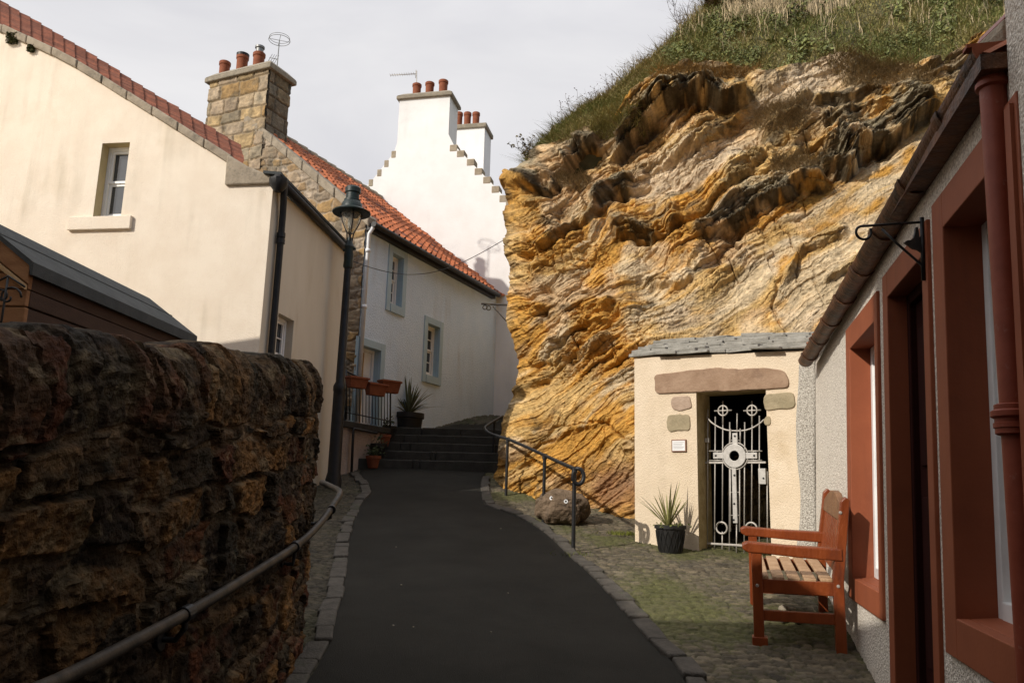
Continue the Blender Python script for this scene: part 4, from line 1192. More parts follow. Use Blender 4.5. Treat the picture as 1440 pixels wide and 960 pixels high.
# ================================================================== SHED behind the wall
e0 = P(47, 373, 4.4); e1 = P(272, 463, 6.45)
ud = nrm([e1[0] - e0[0], e1[1] - e0[1], 0]); nd = np.array([ud[1], -ud[0], 0])
SH = Fr((e0[0], e0[1], 0), ud, nd)
GE = Fr(SH.pt(0, 0, 0), nd, -ud)                                      # gable plane, s runs towards the lane
zE = e0[2]; Ls = np.linalg.norm(e1[:2] - e0[:2])
shed = thing('garden_shed', (e0[0], e0[1], G(4.5)), 'low wooden shed with a dark felt roof behind the rubble wall', 'shed')
hw, rise = .42, .31
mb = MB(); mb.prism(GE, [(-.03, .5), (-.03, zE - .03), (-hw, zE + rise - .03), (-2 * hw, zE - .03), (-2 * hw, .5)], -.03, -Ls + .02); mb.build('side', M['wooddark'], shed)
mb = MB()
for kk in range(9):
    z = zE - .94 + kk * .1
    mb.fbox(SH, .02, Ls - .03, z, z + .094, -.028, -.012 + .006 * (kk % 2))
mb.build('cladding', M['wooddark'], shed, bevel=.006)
mb = MB()
for kk in range(13):                                                 # boards of the gable end
    z = zE - .94 + kk * .1
    lim = 2 * hw - .02 if z + .09 < zE else max(0.04, 2 * hw - .02 - 2 * (z + .094 - zE) * hw / rise)
    mb.fbox(GE, -hw - lim / 2, -hw + lim / 2, z, z + .094, -.03, .004 + .005 * (kk % 2))
mb.build('gable_boards', M['wood'], shed, bevel=.006)
mb = MB(); mb2 = MB()
for sg in (1, -1):
    mb.prism(GE, [(-hw + sg * hw, zE - .115), (-hw + sg * hw, zE - .006), (-hw, zE + rise - .006), (-hw, zE + rise - .13)], .010, .030)
    mb2.prism(GE, [(-hw + sg * (hw - .01), zE - .15), (-hw + sg * (hw - .01), zE - .12), (-hw, zE + rise - .134), (-hw, zE + rise - .165)], .010, .036)
mb.build('barge_board', M['wood'], shed, bevel=.004); mb2.build('trim', M['woodpale'], shed, bevel=.003)
mb = MB()
for sg in (1, -1):
    mb.prism(GE, [(-hw + sg * (hw + .025), zE - .065), (-hw + sg * (hw + .025), zE + .008), (-hw, zE + rise + .018), (-hw, zE + rise - .005), (-hw + sg * (hw + .0), zE - .010), (-hw + sg * (hw + .012), zE - .065)], .036, -Ls - .03)
    for kk in (.48, ):
        x0, z0 = -hw + sg * kk * (hw + .025), zE + rise + .019 - kk * (rise + .010)
        mb.prism(GE, [(x0 - .012 * sg, z0 + .010), (x0, z0 + .006), (x0, z0 - .004), (x0 - .012 * sg, z0)], .037, -Ls - .031)
mb.build('felt_roof', M['darkslate'], shed)
c = P(6, 425, 4.25)
mb = MB()
for sg, rr_ in ((1, .07), (-1, .05)):
    pts = [c + np.array([sg * (.02 + rr_ * (1 - k_ / 16) * math.cos(k_ * .45)), 0, .03 + rr_ * (1 - k_ / 16) * math.sin(k_ * .45)]) for k_ in range(15)]
    mb.tube(pts, .006, 6)
mb.tube([c + np.array([0, .16, -.2]), c + np.array([0, 0, -.2]), c + np.array([0, 0, .14])], .007, 6)
mb.tube([c + np.array([-.08, 0, .10]), c + np.array([.0, 0, .15]), c + np.array([.1, 0, .09])], .006, 6)
tag(mb.build('plant_hook', M['blackiron'], smooth=True), 'black scrolled iron hook on the shed\'s gable boards', 'hook')

# ================================================================== BLUE-TRIMMED HOUSE
BS = P(505, 470, 13.3)
BF = Fr((BS[0], BS[1], 0), (.446, 1, 0), (1, -.446, 0))               # front, s runs up the lane
BG = Fr((BS[0], BS[1], 0), (-1, .446, 0), (-.446, -1, 0))             # gable, s runs left
blue = thing('roughcast_house', (BS[0], BS[1], G(13.3)), 'white roughcast house with pale blue window margins, stone gable and red pantiles', 'house')
zE2 = BF.loc(513, 313)[1]
sEnd = BF.loc(690, 418)[0]
def rect(fr, tl, br):
    a, z1__ = fr.loc(*tl); b__, z0__ = fr.loc(*br)
    return (a, b__, z0__, z1__)
w1 = rect(BF, (547, 343), (568, 446)); w2r = rect(BF, (597, 443), (619, 543))
dr = rect(BF, (502, 472), (537, 560)); dr = (dr[0] + .0, dr[1], G(13.3) + .55, dr[3])
def inset(r, m_, b_=None): return (r[0] + m_, r[1] - m_, r[2] + (m_ if b_ is None else b_), r[3] - m_)
h1, h2, h3 = inset(w1, .13, .15), inset(w2r, .13, .15), inset(dr, .13, -.01)
mb = MB(); panel(mb, BF, 0.0, sEnd + 1.2, .5, zE2 + .05, [h1, h2, h3])
mb.build('front_wall', M['blueharl'], blue)
apx = BG.loc(372, 178)
half = apx[0] + .55; zA = apx[1] + .25
mb = MB(); closed_back(mb, BG, [(.45, .5), (.45, zE2), (half, zA), (2 * half, zE2), (2 * half, .5)], -(sEnd + 1.2)); mb.build('rear_wall', M['blueharl'], blue)
def marg(r, hh, nm, sill=True):
    mb = MB()
    a, b_, z0, z1 = r; A0, B0, Z0, Z1 = hh
    mb.fbox(BF, a, A0, z0, z1, -.02, .022); mb.fbox(BF, B0, b_, z0, z1, -.02, .022)
    mb.fbox(BF, A0, B0, Z1, z1, -.02, .0215)
    if sill: mb.fbox(BF, A0, B0, z0, Z0, -.02, .035)
    reveals(mb, BF, hh, -.021, -.20)
    return mb
for r, hh, lb in ((w1, h1, None), (w2r, h2, None)):
    wo = sash(BF, hh, -.11, blue, 2, 2, fw=.05, bar=.022)
    marg(r, hh, 'w').build('surround', M['blue'], wo, bevel=.003)
    MB().fbox(BF, hh[0] + .07, hh[0] + .22, hh[2] + .1, hh[3] - .05, -.19, -.18).build('curtain', M['nets'], wo)
door = MB()
door.fbox(BF, h3[0], h3[0] + .06, h3[2], h3[3], -.20, -.12); door.fbox(BF, h3[1] - .06, h3[1], h3[2], h3[3], -.2, -.12)
door.fbox(BF, h3[0] + .06, h3[1] - .06, h3[3] - .06, h3[3], -.2, -.121)
dob = door.build('door', M['whitepaint'], blue, bevel=.004)
mb = MB(); mb.fbox(BF, h3[0] + .06, h3[1] - .06, h3[2], h3[3] - .06, -.18, -.15)
for q in range(2):
    for j in range(2):
        x0 = h3[0] + .12 + q * (h3[1] - h3[0] - .24) / 2 + .02; x1 = x0 + (h3[1] - h3[0] - .24) / 2 - .04
        z0 = h3[2] + .15 + j * .85
        mb.fbox(BF, x0, x1, z0, z0 + .65, -.15, -.142)
mb.build('leaf', M['whitepaint'], dob, bevel=.004)
mb = MB(); mb.fbox(BF, (h3[0] + h3[1]) / 2 - .012, (h3[0] + h3[1]) / 2 + .012, h3[2], h3[3] - .08, -.149, -.135); mb.build('edge_strip', M['woodpale'], dob)
marg(dr, h3, 'd', False).build('surround', M['blue'], dob, bevel=.003)
# exposed stone gable with a tabled skew
def gk(Sg, Zg):
    return (Zg < np.interp(Sg, [0, half, 2 * half], [zE2 + .02, zA, zE2])) & (Zg > 3.0)
gcols = [(.34, .26, .175), (.30, .22, .145), (.38, .29, .20), (.33, .225, .125), (.28, .22, .16), (.37, .24, .11), (.32, .26, .20)]
stone_face('stone_gable', BG, -.02, half * 2, 3.0, zA + .05, M['stone'], gcols, 131, gk, rh=(.13, .30), wdt=(.16, .42), parent=blue, d=.03, joint=(.38, .31, .235), warp=3.2, amp=.018, lich=.5)
mb = MB()
rk = [(half * t, zE2 + .02 + (zA - zE2 - .02) * t) for t in np.linspace(-.03, .98, 9)]
for (p, q) in zip(rk[:-1], rk[1:]):
    mb.prism(BG, [(p[0] + .006, p[1] - .03), (q[0] - .006, q[1] - .03), (q[0] - .006, q[1] + .16), (p[0] + .006, p[1] + .16)], -.26, .075 + rgs.uniform(-.01, .01))
mb.build('skew', M['skew'], blue, bevel=.02, seg=3)
# roof
e00 = BF.pt(.16, zE2 - .02, .16); e10 = BF.pt(sEnd + .9, zE2 - .02, .16)
r01 = BF.pt(.16, zA + .10, -half * .999); r11 = BF.pt(sEnd + 1.2, zA + .10, -half * .999)
pantiles('roof', e00, e10, r01, r11, M['pantile'], blue, tw=.20, th=.26, seed=5, base=(.40, .125, .05))
r02 = BF.pt(.16, zE2, -2 * half); r12 = BF.pt(sEnd + 1.2, zE2, -2 * half)
mb = MB(); mb.quad(r01, r11, r12, r02); mb.build('rear_roof', M['pantile'], blue)
mb = MB(); n_ = 18
for i in range(n_):
    p, q = r01 + (r11 - r01) * (i / n_), r01 + (r11 - r01) * ((i + .97) / n_)
    mb.tube([p + np.array([0, 0, .0]), q + np.array([0, 0, .012])], [.10, .115], 10)
mb.build('ridge_tiles', M['pantile'] if False else M['skew'], blue, smooth=True)
mb = MB(); mb.tube([BF.pt(-.02, zE2 - .04, .17), BF.pt(sEnd + .08, zE2 - .04, .17)], .052, 12)
mb.fbox(BF, -.02, sEnd + .05, zE2 - .13, zE2 - .01, .0, .10)
mb.build('gutter', M['blackgutter'], blue, smooth=False)
dp = BF.loc(508, 330, .07); db = BF.loc(497, 505, .07)
mb = MB(); dps = .02
mb.tube([BF.pt(dps, zE2 - .08, .14), BF.pt(dps, zE2 - .2, .06), BF.pt(dps - .02, 2.6, .06)], .035, 10)
for zz in (zE2 - 1.5, zE2 - .5): mb.tube([BF.pt(dps - .005, zz - .03, .06), BF.pt(dps - .005, zz + .03, .06)], .046, 10)
mb.build('downpipe', M['whitepaint'], blue, smooth=True)
# stone chimney
ccols = [(.34, .26, .17), (.36, .26, .14), (.33, .26, .185), (.29, .24, .17), (.40, .32, .22), (.34, .22, .10), (.31, .24, .17)]
cl_, cz0 = BG.loc(286, 215, .05); cr_, _ = BG.loc(372, 178, .05)
_, cz1 = BG.loc(372, 100, .05)
zb_ = BG.loc(372, 245, .05)[1]
cdp = .62
stone_face('chimney', BG, cr_, cl_, zb_, cz1, M['stone'], ccols, 141, None, rh=(.24, .34), wdt=(.3, .5), amp=.022, parent=blue, d=.05, joint=(.26, .20, .13), warp=1.1, lich=.45)
CSd = Fr(BG.pt(cr_, 0, .05), BF.u, BF.n)
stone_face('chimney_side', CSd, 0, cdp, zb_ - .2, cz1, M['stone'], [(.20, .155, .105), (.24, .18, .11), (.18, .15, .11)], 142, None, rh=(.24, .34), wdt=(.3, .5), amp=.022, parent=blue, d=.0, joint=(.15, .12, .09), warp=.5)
mb = MB(); mb.fbox(BG, cr_ + .02, cl_ - .005, zb_ - .2, cz1 - .01, -cdp + .05, .03); mb.build('chimney_core', M['cap'], blue)
mb = MB(); mb.fbox(BG, cr_ - .09, cl_ + .09, cz1, cz1 + .10, -cdp - .04, .14)
t_ = [BG.pt(cr_ - .09, cz1 + .101, .14), BG.pt(cl_ + .09, cz1 + .101, .14), BG.pt(cl_ + .09, cz1 + .101, -cdp - .04), BG.pt(cr_ - .09, cz1 + .101, -cdp - .04)]
u_2 = [BG.pt(cr_ + .05, cz1 + .24, .0), BG.pt(cl_ - .05, cz1 + .24, .0), BG.pt(cl_ - .05, cz1 + .24, -cdp + .1), BG.pt(cr_ + .05, cz1 + .24, -cdp + .1)]
mb.box8(t_ + u_2)
mb.build('chimney_cap', M['cap'], blue, bevel=.02, seg=3)
for i, (x, tp_, wpx, mt) in enumerate(((316, 88, 16, None), (340, 79, 17, None), (363, 76, 17, None))):
    a_, z_ = BG.loc(x, 95, -.28)
    c = BG.pt(a_, cz1 + .22, -.28); tz = BG.loc(x, tp_, -.28)[1]
    po = chimney_pot(c, tz - c[2], wpx * 14.6 / F / 2, blue)
    if i == 1:
        MB().lathe(c + np.array([0, 0, tz - c[2] - .035]), [(.125, 0), (.13, .06), (.11, .07)], 18).build('pot_rim', M['blackiron'], po, auto=True)
    if i == 2:
        MB().lathe(c + np.array([0, 0, tz - c[2] - .02]), [(.075, 0), (.075, .13), (.095, .13), (.095, .17), (.04, .18)], 16).build('cowl', M['grey'], po, auto=True)
# ================================================================== WHITE CROW-STEPPED HOUSE
WB = P(690, 420, 18.3)
WH = Fr((WB[0], WB[1], 0), (-.977, .212, 0), (-.212, -.977, 0))      # gable towards the lane, s runs left
wht = thing('white_house', (WB[0], WB[1], G(18.3)), 'tall white harled house with a crow-stepped gable behind the pantile roof', 'house')
R_pts = [(716, 284), (707, 276), (696, 263), (684, 250), (672, 238), (661, 225), (647, 213), (637, 205)]
L_pts = [(555, 214), (545, 227), (535, 240), (523, 254)]
rp_ = [WH.loc(*q) for q in R_pts]; lp_ = [WH.loc(*q) for q in L_pts]
ctl, ctr_ = WH.loc(562, 142), WH.loc(633, 134); zt = (ctl[1] + ctr_[1]) / 2
sl0, sl1 = ctr_[0], ctl[0]
rs_ = (rp_[0][1] - rp_[-1][1]) / (rp_[0][0] - rp_[-1][0])
sR = rp_[0][0] - 1.5; zR = rp_[0][1] - 1.5 * abs(rs_)
sL = lp_[-1][0] + 2.6; zL = lp_[-1][1] - 2.6 * .95
mb = MB()
prof = [(sR, zR), rp_[0], rp_[3], (rp_[-1][0] - .02, rp_[-1][1] + .02), (sl0 - .001, rp_[-1][1] + .32), (sl0, zt), (sl1, zt), (sl1 + .001, lp_[0][1] + .25), (lp_[0][0] + .02, lp_[0][1] - .02), lp_[-1], (sL, zL)]
panel(mb, WH, sR, sL, 1.5, prof)
closed_back(mb, WH, [(sR, 1.5), (sR, zR), (sl0 - .05, rp_[-1][1] + .1), (sl1 + .05, lp_[0][1] + .1), (sL, zL), (sL, 1.5)], -6.0)
mb.fbox(WH, sl0, sl1, lp_[0][1] - .8, zt, -.72, -.003)
mb.build('wall', M['white'], wht)
mb = MB(); mb.fbox(WH, sl0 - .07, sl1 + .07, zt, zt + .09, -.80, .07)
mb.box8([WH.pt(sl0 - .07, zt + .091, .07), WH.pt(sl1 + .07, zt + .091, .07), WH.pt(sl1 + .07, zt + .091, -.8), WH.pt(sl0 - .07, zt + .091, -.8),
         WH.pt(sl0 + .06, zt + .22, -.1), WH.pt(sl1 - .06, zt + .22, -.1), WH.pt(sl1 - .06, zt + .22, -.62), WH.pt(sl0 + .06, zt + .22, -.62)])
mb.build('chimney_cap', M['cap'], wht, bevel=.02, seg=2)
for x, tp_, wpx in ((586, 119, 13), (604, 117, 13), (623, 114, 13.5)):
    a_, z_ = WH.loc(x, 130, -.36)
    tz = WH.loc(x, tp_, -.36)[1]
    chimney_pot(WH.pt(a_, zt + .2, -.36), tz - zt - .2, wpx * 18.7 / F / 2, wht)
for q in rp_[::-1]:
    st_ = .24
    MB().fbox(WH, q[0] - .115, q[0] + .085, q[1] - .155, q[1] + .03, -.30, .008).build('crow_step', M['crow'], wht, bevel=.02, seg=2)
for q in lp_:
    MB().fbox(WH, q[0] - .04, q[0] + .09, q[1] - .16, q[1] + .04, -.30, .006).build('crow_step', M['crow'], wht, bevel=.02, seg=2)
# slopes of its roof, behind the steps
p0_, p1_ = WH.pt(sR + .1, zR - .02, -.3), WH.pt(sR + .1, zR - .02, -6.0)
q0_, q1_ = WH.pt((sl0 + sl1) / 2, rp_[-1][1] + .36, -.75), WH.pt((sl0 + sl1) / 2, rp_[-1][1] + .36, -6.0)
pantiles('roof', p1_, p0_, q1_, q0_, M['pantile'], wht, seed=21)
p0_, p1_ = WH.pt(sL - .1, zL - .02, -.3), WH.pt(sL - .1, zL - .02, -6.0)
pantiles('rear_roof', p0_, p1_, q0_, q1_, M['pantile'], wht, seed=22)

# far chimneyed house behind
FC = P(661, 240, 25.0)
FH = Fr((FC[0], FC[1], 0), (-.977, .212, 0), (-.212, -.977, 0))
far = thing('far_house', (FC[0], FC[1], G(25)), 'distant house showing only its white chimney with three pots', 'house')
fl, fr2 = FH.loc(639, 200), FH.loc(681, 200); fz = FH.loc(661, 181)[1]; fb = FH.loc(661, 262)[1]
mb = MB(); mb.fbox(FH, fr2[0], fl[0], fb - 1.5, fz, -.9, 0); mb.build('chimney', M['white'], far)
mb = MB(); mb.fbox(FH, fr2[0] - .07, fl[0] + .07, fz, fz + .16, -.97, .07); mb.build('chimney_cap', M['cap'], far, bevel=.03)
for x in (645, 657, 669):
    a_, z_ = FH.loc(x, 178, -.4); tz = FH.loc(x, 159, -.4)[1]
    chimney_pot(FH.pt(a_, fz + .15, -.4), tz - fz - .15, 10.5 * 25.4 / F / 2, far)
mb = MB(); panel(mb, FH, -3.4, 3.4, 2.5, [(-3.4, fb - 3.4), (0, fb - .3), (3.4, fb - 3.4)])
closed_back(mb, FH, [(-3.4, 2.5), (-3.4, fb - 3.4), (0, fb - .3), (3.4, fb - 3.4), (3.4, 2.5)], -7); mb.build('wall', M['white'], far)
for sg in (-1, 1):
    pantiles('roof', FH.pt(3.5 * sg, fb - 3.45, .0), FH.pt(3.5 * sg, fb - 3.45, -7), FH.pt(0, fb - .22, 0), FH.pt(0, fb - .22, -7), M['pantile'], far, seed=30 + sg)

# aerials
b_ = BG.pt(BG.loc(388, 112, -.5)[0], BG.loc(388, 112, -.5)[1], -.5)
Yb = b_[1]
mb = MB()
t1 = P(393, 57, Yb)
mb.tube([b_ - np.array([0, 0, .1]), t1], .011, 6)
mb.ring(t1 + np.array([0, 0, .0]), (1, 0, .05), (0, 1, 0), .21, .006, 30, 5); mb.ring(t1 + np.array([0, 0, .05]), (1, 0, .05), (0, 1, 0), .20, .005, 30, 5)
for a in range(4):
    q = a * math.pi / 2 + .4
    mb.tube([t1, t1 + np.array([math.cos(q) * .21, math.sin(q) * .21, math.cos(q) * .01])], .005, 5)
m1 = P(391, 84, Yb)
mb.tube([m1, m1 + np.array([-.17, -.02, .03])], .007, 5)
for k_ in range(4):
    c = m1 + np.array([-.03 - .045 * k_, 0, .01 * k_]); mb.tube([c - np.array([.04, .0, .09]), c + np.array([.04, 0, .09])], .005, 5)
tag(mb.build('aerial', M['grey'], smooth=True), 'ring-shaped radio aerial on a mast beside the stone chimney', 'aerial')
mb = MB()
b_ = WH.pt(*WH.loc(586, 128, -.7), -.7); t1 = P(586, 100, b_[1])
mb.tube([b_ - np.array([0, 0, .2]), t1], .014, 6)
m1 = P(582, 104, b_[1]); m2 = P(549, 106, b_[1])
mb.tube([m1 + np.array([.06, 0, 0]), m2], .010, 6)
for k_ in range(11):
    c = m1 + (m2 - m1) * (k_ / 10); mb.tube([c - np.array([0, .10, .015]), c + np.array([0, .10, .015])], .006, 5)
mb.tube([m1 + np.array([.05, 0, -.12]), m1 + np.array([.05, 0, .12])], .008, 5)
tag(mb.build('aerial', M['gate'], smooth=True), 'long thin television aerial above the white chimney', 'aerial')

# ================================================================== STEPS, LANDING
steps = thing('stone_steps', (-1.4, 13.0, G(13.0)), 'dark worn stone steps climbing between the iron-railed landing and the cliff', 'steps')
zs = [G(13.0) + .03 + .158 * i for i in range(6)]
lx = [-2.52, -2.5, -2.5, -2.48, -2.45]
rx = [-.36, -.33, -.30, -.27, -.22]
rgs = random.Random(9)
for i in range(5):
    y0 = 13.02 + i * .33
    mb = MB()
    cuts = [lx[i] - .3] + sorted([rgs.uniform(lx[i] + .5, rx[i] - .4) for _ in range(2)]) + [rx[i] + .6]
    for a, b_ in zip(cuts[:-1], cuts[1:]):
        j = rgs.uniform(-.006, .006); q = rgs.uniform(-.012, .012)
        mb.box8([(a + .004, y0 + q, zs[i] - .3), (b_ - .004, y0 + q, zs[i] - .3), (b_ - .004, y0 + q, zs[i + 1] + j - .002), (a + .004, y0 + q, zs[i + 1] - j),
                 (a + .004, y0 + .5, zs[i] - .3), (b_ - .004, y0 + .5, zs[i] - .3), (b_ - .004, y0 + .5, zs[i + 1] + j - .002), (a + .004, y0 + .5, zs[i + 1] - j)])
    mb.build('step', M['step'], steps, bevel=.018, seg=3)

LW0 = P(478, 640, 12.55); LW1 = P(531, 640, 13.55)
LF = Fr((LW0[0], LW0[1], 0), (LW1[0] - LW0[0], LW1[1] - LW0[1], 0), (LW1[1] - LW0[1], -(LW1[0] - LW0[0]), 0))
ll = np.linalg.norm(LW1[:2] - LW0[:2])
land = thing('landing', (LW0[0], LW0[1], G(12.6)), 'low pinkish harled landing wall with a dark stone edge, left of the steps', 'landing')
zl0 = LF.loc(480, 594)[1]; zl1 = LF.loc(531, 602)[1]
mb = MB()
ql = [(-.75, 1.4), (ll + .25, 1.4), (ll + .25, zl1 - .05), (-.75, zl0 - .05)]
mb.prism(LF, ql, 0, -1.3); mb.build('wall', M['pink'], land)
mb = MB(); mb.prism(LF, [(-.78, zl0 - .07), (ll + .3, zl1 - .07), (ll + .3, zl1 + .03), (-.78, zl0 + .04)], .05, -1.25); mb.build('edge_slab', M['step'], land, bevel=.015, seg=3)
# iron railing
RB0 = P(487, 585, 12.62); RB1 = P(549, 597, 13.75); RT0 = P(487, 522, 12.62); RT1 = P(549, 552, 13.75)
rail = thing('landing_railing', RB0, 'black iron railing on the landing in front of the pale blue door', 'railing')
MB().tube([RT0, RT1], .016, 8).build('top_rail', M['blackiron'], rail, smooth=True)
mb = MB(); mb.tube([RB0 + [0, 0, .06], RB1 + [0, 0, .06]], .010, 8); mb.build('bottom_rail', M['blackiron'], rail, smooth=True)
nb_ = 15
for i in range(nb_):
    t = i / (nb_ - 1); r_ = .015 if i in (0, nb_ - 1) else .0075
    MB().tube([RB0 + (RB1 - RB0) * t - [0, 0, .05], RT0 + (RT1 - RT0) * t + [0, 0, .03 if i in (0, nb_ - 1) else 0]], r_, 6).build('bar', M['blackiron'], rail, smooth=True)
c = RT1 + np.array([-.05, 0, .05])
mb = MB(); mb.ring(c + np.array([0, 0, .02]), (1, 0, 0), (0, .2, 1), .075, .012); mb.build('scroll', M['blackiron'], rail, smooth=True)
# terracotta troughs hung on the railing
def trough(x0, x1, y0, y1, Y0, Y1, label):
    tl, tr = P(x0, y0, Y0), P(x1, y0 + (y1 - y0) * .12, Y1)
    u = nrm([tr[0] - tl[0], tr[1] - tl[1], 0]); n = np.array([u[1], -u[0], 0]); L_ = np.linalg.norm((tr - tl)[:2])
    zt_ = (tl[2] + tr[2]) / 2; h_ = (y1 - y0) * .80 / F * Y0
    fr = Fr((tl[0], tl[1], 0), u, n)
    t = thing('flower_trough', fr.pt(L_ / 2, zt_ - h_, 0), label, 'trough', 'terracotta troughs on the landing railing')
    mb = MB(); i_ = .03
    mb.box8([fr.pt(i_, zt_ - h_, -.05), fr.pt(L_ - i_, zt_ - h_, -.05), fr.pt(L_, zt_ - .03, -.08), fr.pt(0, zt_ - .03, -.08),
             fr.pt(i_, zt_ - h_, .05), fr.pt(L_ - i_, zt_ - h_, .05), fr.pt(L_, zt_ - .03, .08), fr.pt(0, zt_ - .03, .08)])
    mb.build('body', M['terracotta'], t, bevel=.012, seg=3)
    mb = MB(); mb.fbox(fr, -.015, L_ + .015, zt_ - .035, zt_, -.095, .095); mb.build('rim', M['terracotta'], t, bevel=.008, seg=2)
    MB().fbox(fr, .01, L_ - .01, zt_, zt_ + .006, -.075, .075).build('soil', M['soil'], t)
trough(489, 515, 529, 549, 12.5, 12.75, 'terracotta trough at the door end of the landing railing')
trough(516, 541, 538, 560, 12.8, 13.1, 'middle terracotta trough, hung lowest on the landing railing')
trough(535, 561, 534, 556, 13.45, 13.7, 'terracotta trough at the planter end of the landing railing')
# black handrail against the landing wall
a0, z0_ = LF.loc(494, 672, .08); a1_, z1q = LF.loc(497, 603, .08); a2_, z2q = LF.loc(530, 609, .08)
tag(MB().tube([LF.pt(a0, z0_ - .05, .08), LF.pt(a1_, z1q, .08), LF.pt(a1_ + .02, z1q + .01, .08), LF.pt(a2_, z2q, .08)], .021, 10).build('step_rail', M['blackiron'], smooth=True),
    'black bent tube rail against the pinkish landing wall', 'handrail')
# pots standing on the steps
def steppot(x, ytop, ybot, w_, Y, label, mat, soilm=True, plant=0):
    c = P(x, ybot, Y); h_ = (ybot - ytop) / F * Y; r = w_ / F * Y / 2
    c[2] = max(c[2], c[2])
    t = thing('flower_pot', c, label, 'flower pot', 'flower pots beside the steps')
    MB().lathe(c, [(r * .68, 0), (r * .72, .01), (r * .93, h_ * .76), (r * 1.02, h_ * .77), (r * 1.03, h_), (r * .93, h_), (r * .9, h_ * .88)], 22, cap=True).build('body', mat, t, auto=True)
    MB().lathe(c, [(r * .9, h_ * .9), (.01, h_ * .93)], 16).build('soil', M['soil'], t)
    if plant:
        n = plant; p = c + np.array([0, 0, h_ * .95]) + rg.normal(0, 1, (n, 3)) * np.array([r * .5, r * .4, .05]) + np.array([0, 0, .07])
        Vl, Fl = leafquads(p, np.full(n, .022), rg)
        npmesh('foliage', Vl, Fl, M['leaf'], t, False, np.repeat(np.array([.05, .06, .025]) * rg.uniform(.5, 1.6, (n, 1)), 4, 0))
steppot(524.5, 641, 658, 21, 13.06, 'terracotta pot with greyish growth on the lowest step', M['terracotta'], plant=220)
steppot(532, 624, 641, 23, 13.35, 'dark grey pot on the second step behind the terracotta one', M['plastic'], plant=60)
steppot(539, 611, 627, 20, 13.7, 'dull red pot on the third step', M['terracotta'])
steppot(547, 599, 614, 20, 14.05, 'dark pot on the fourth step next to the large planter', M['plastic'], plant=90)
# large black planter with a cordyline
def spiky(c, n, ln, parent, colr, wd=.016, spread=1.0, seed=0, droop=.35):
    r_ = random.Random(seed)
    V_, F_, C_ = [], [], []
    for i in range(n):
        az = r_.uniform(0, 2 * math.pi); el = r_.uniform(.12, 1.15) * spread; L_ = ln * r_.uniform(.65, 1.1)
        d0 = np.array([math.cos(az) * math.sin(el), math.sin(az) * math.sin(el), math.cos(el)])
        sd = nrm(np.cross(d0, [0, 0, 1]) + np.array([1e-4, 0, 0]))
        cc_ = np.array(colr) * r_.uniform(.6, 1.4)
        b0 = len(V_)
        for k_ in range(7):
            t = k_ / 6
            p = c + d0 * L_ * t + np.array([0, 0, -droop * L_ * t * t * math.sin(el)])
            w_ = wd * (math.sin(min(1, t * 1.5 + .25) * math.pi / 2) * (1 - t ** 3) + .02)
            V_ += [p - sd * w_, p + sd * w_]; C_ += [cc_, cc_]
        F_ += [(b0 + 2 * k_, b0 + 2 * k_ + 1, b0 + 2 * k_ + 3, b0 + 2 * k_ + 2) for k_ in range(6)]
    return npmesh('leaves', V_, F_, M['leaf'], parent, True, np.array(C_))
pc = P(572.5, 608, 14.75); ph = 27 / F * 14.75; pr = 22.5 / F * 14.75
t = thing('planter', pc, 'large black tub holding a tall spiky plant at the top of the steps', 'planter')
MB().lathe(pc, [(pr * .80, -.03), (pr * .82, 0), (pr * .93, ph * .72), (pr * 1.02, ph * .74), (pr * 1.02, ph), (pr * .92, ph), (pr * .9, ph * .85)], 28).build('tub', M['plastic'], t, auto=True)
MB().lathe(pc, [(pr * .9, ph * .86), (.01, ph * .9)], 20).build('soil', M['soil'], t)
spiky(pc + np.array([0, 0, ph * .9]), 70, .80, t, (.14, .15, .09), .018, .95, 3)

# ================================================================== STREET LAMP
LB = P(468.5, 682, 11.5); LB[2] -= .05
lamp = thing('street_lamp', LB, 'old dark green street lamp with a dish hood at the end of the rubble wall', 'street lamp')
def zpix(y, Y=11.5, x=480): return P(x, y, Y)[2]
k_ = 11.5 / F
bx, by = LB[0], LB[1]
L0 = np.array([bx, by, 0])
z = lambda y: zpix(y) - 0
mb = MB()
mb.lathe(L0, [(.115, LB[2]), (.115, z(674)), (.092, z(664)), (.086, z(560)), (.086, z(551)), (.094, z(549)), (.093, z(543)), (.064, z(537)), (.052, z(385)), (.050, z(376))], 20)
mb.build('post', M['blackiron'], lamp, auto=True)
mb = MB(); mb.lathe(L0, [(.062, z(377)), (.072, z(374)), (.066, z(366)), (.072, z(358)), (.060, z(352)), (.075, z(347)), (.05, z(341)), (.03, z(334))], 18)
mb.tube([L0 + [-.09, 0, z(352)], L0 + [.10, 0, z(349)]], .018, 8)
mb.build('collar', M['lampgreen'], lamp, auto=True)
for a in (.4, 1.97, 3.54, 5.11):
    d = np.array([math.cos(a), math.sin(a), 0])
    MB().tube([L0 + d * .035 + [0, 0, z(342)], L0 + d * .05 + [0, 0, z(328)], L0 + d * .125 + [0, 0, z(313)], L0 + d * .175 + [0, 0, z(297)]], .010, 6).build('frame_arm', M['blackiron'], lamp, smooth=True)
MB().lathe(L0, [(.05, z(328)), (.09, z(321)), (.135, z(310)), (.15, z(299)), (.145, z(298)), (.128, z(309)), (.085, z(320)), (.045, z(327))], 24).build('globe', M['lampglass'], lamp, smooth=True)
MB().lathe(L0, [(.285, z(300)), (.29, z(298.5)), (.20, z(294)), (.16, z(292.5)), (.15, z(286)), (.13, z(284)), (.10, z(284)), (.10, z(293)), (.18, z(296)), (.27, z(300.5))], 30).build('hood', M['lampgreen'], lamp, auto=True)
MB().lathe(L0, [(.125, z(284)), (.125, z(281)), (.10, z(280)), (.10, z(272)), (.118, z(271)), (.118, z(265)), (.10, z(263)), (.02, z(262))], 24).build('chimney_cap', M['lampgreen'], lamp, auto=True)
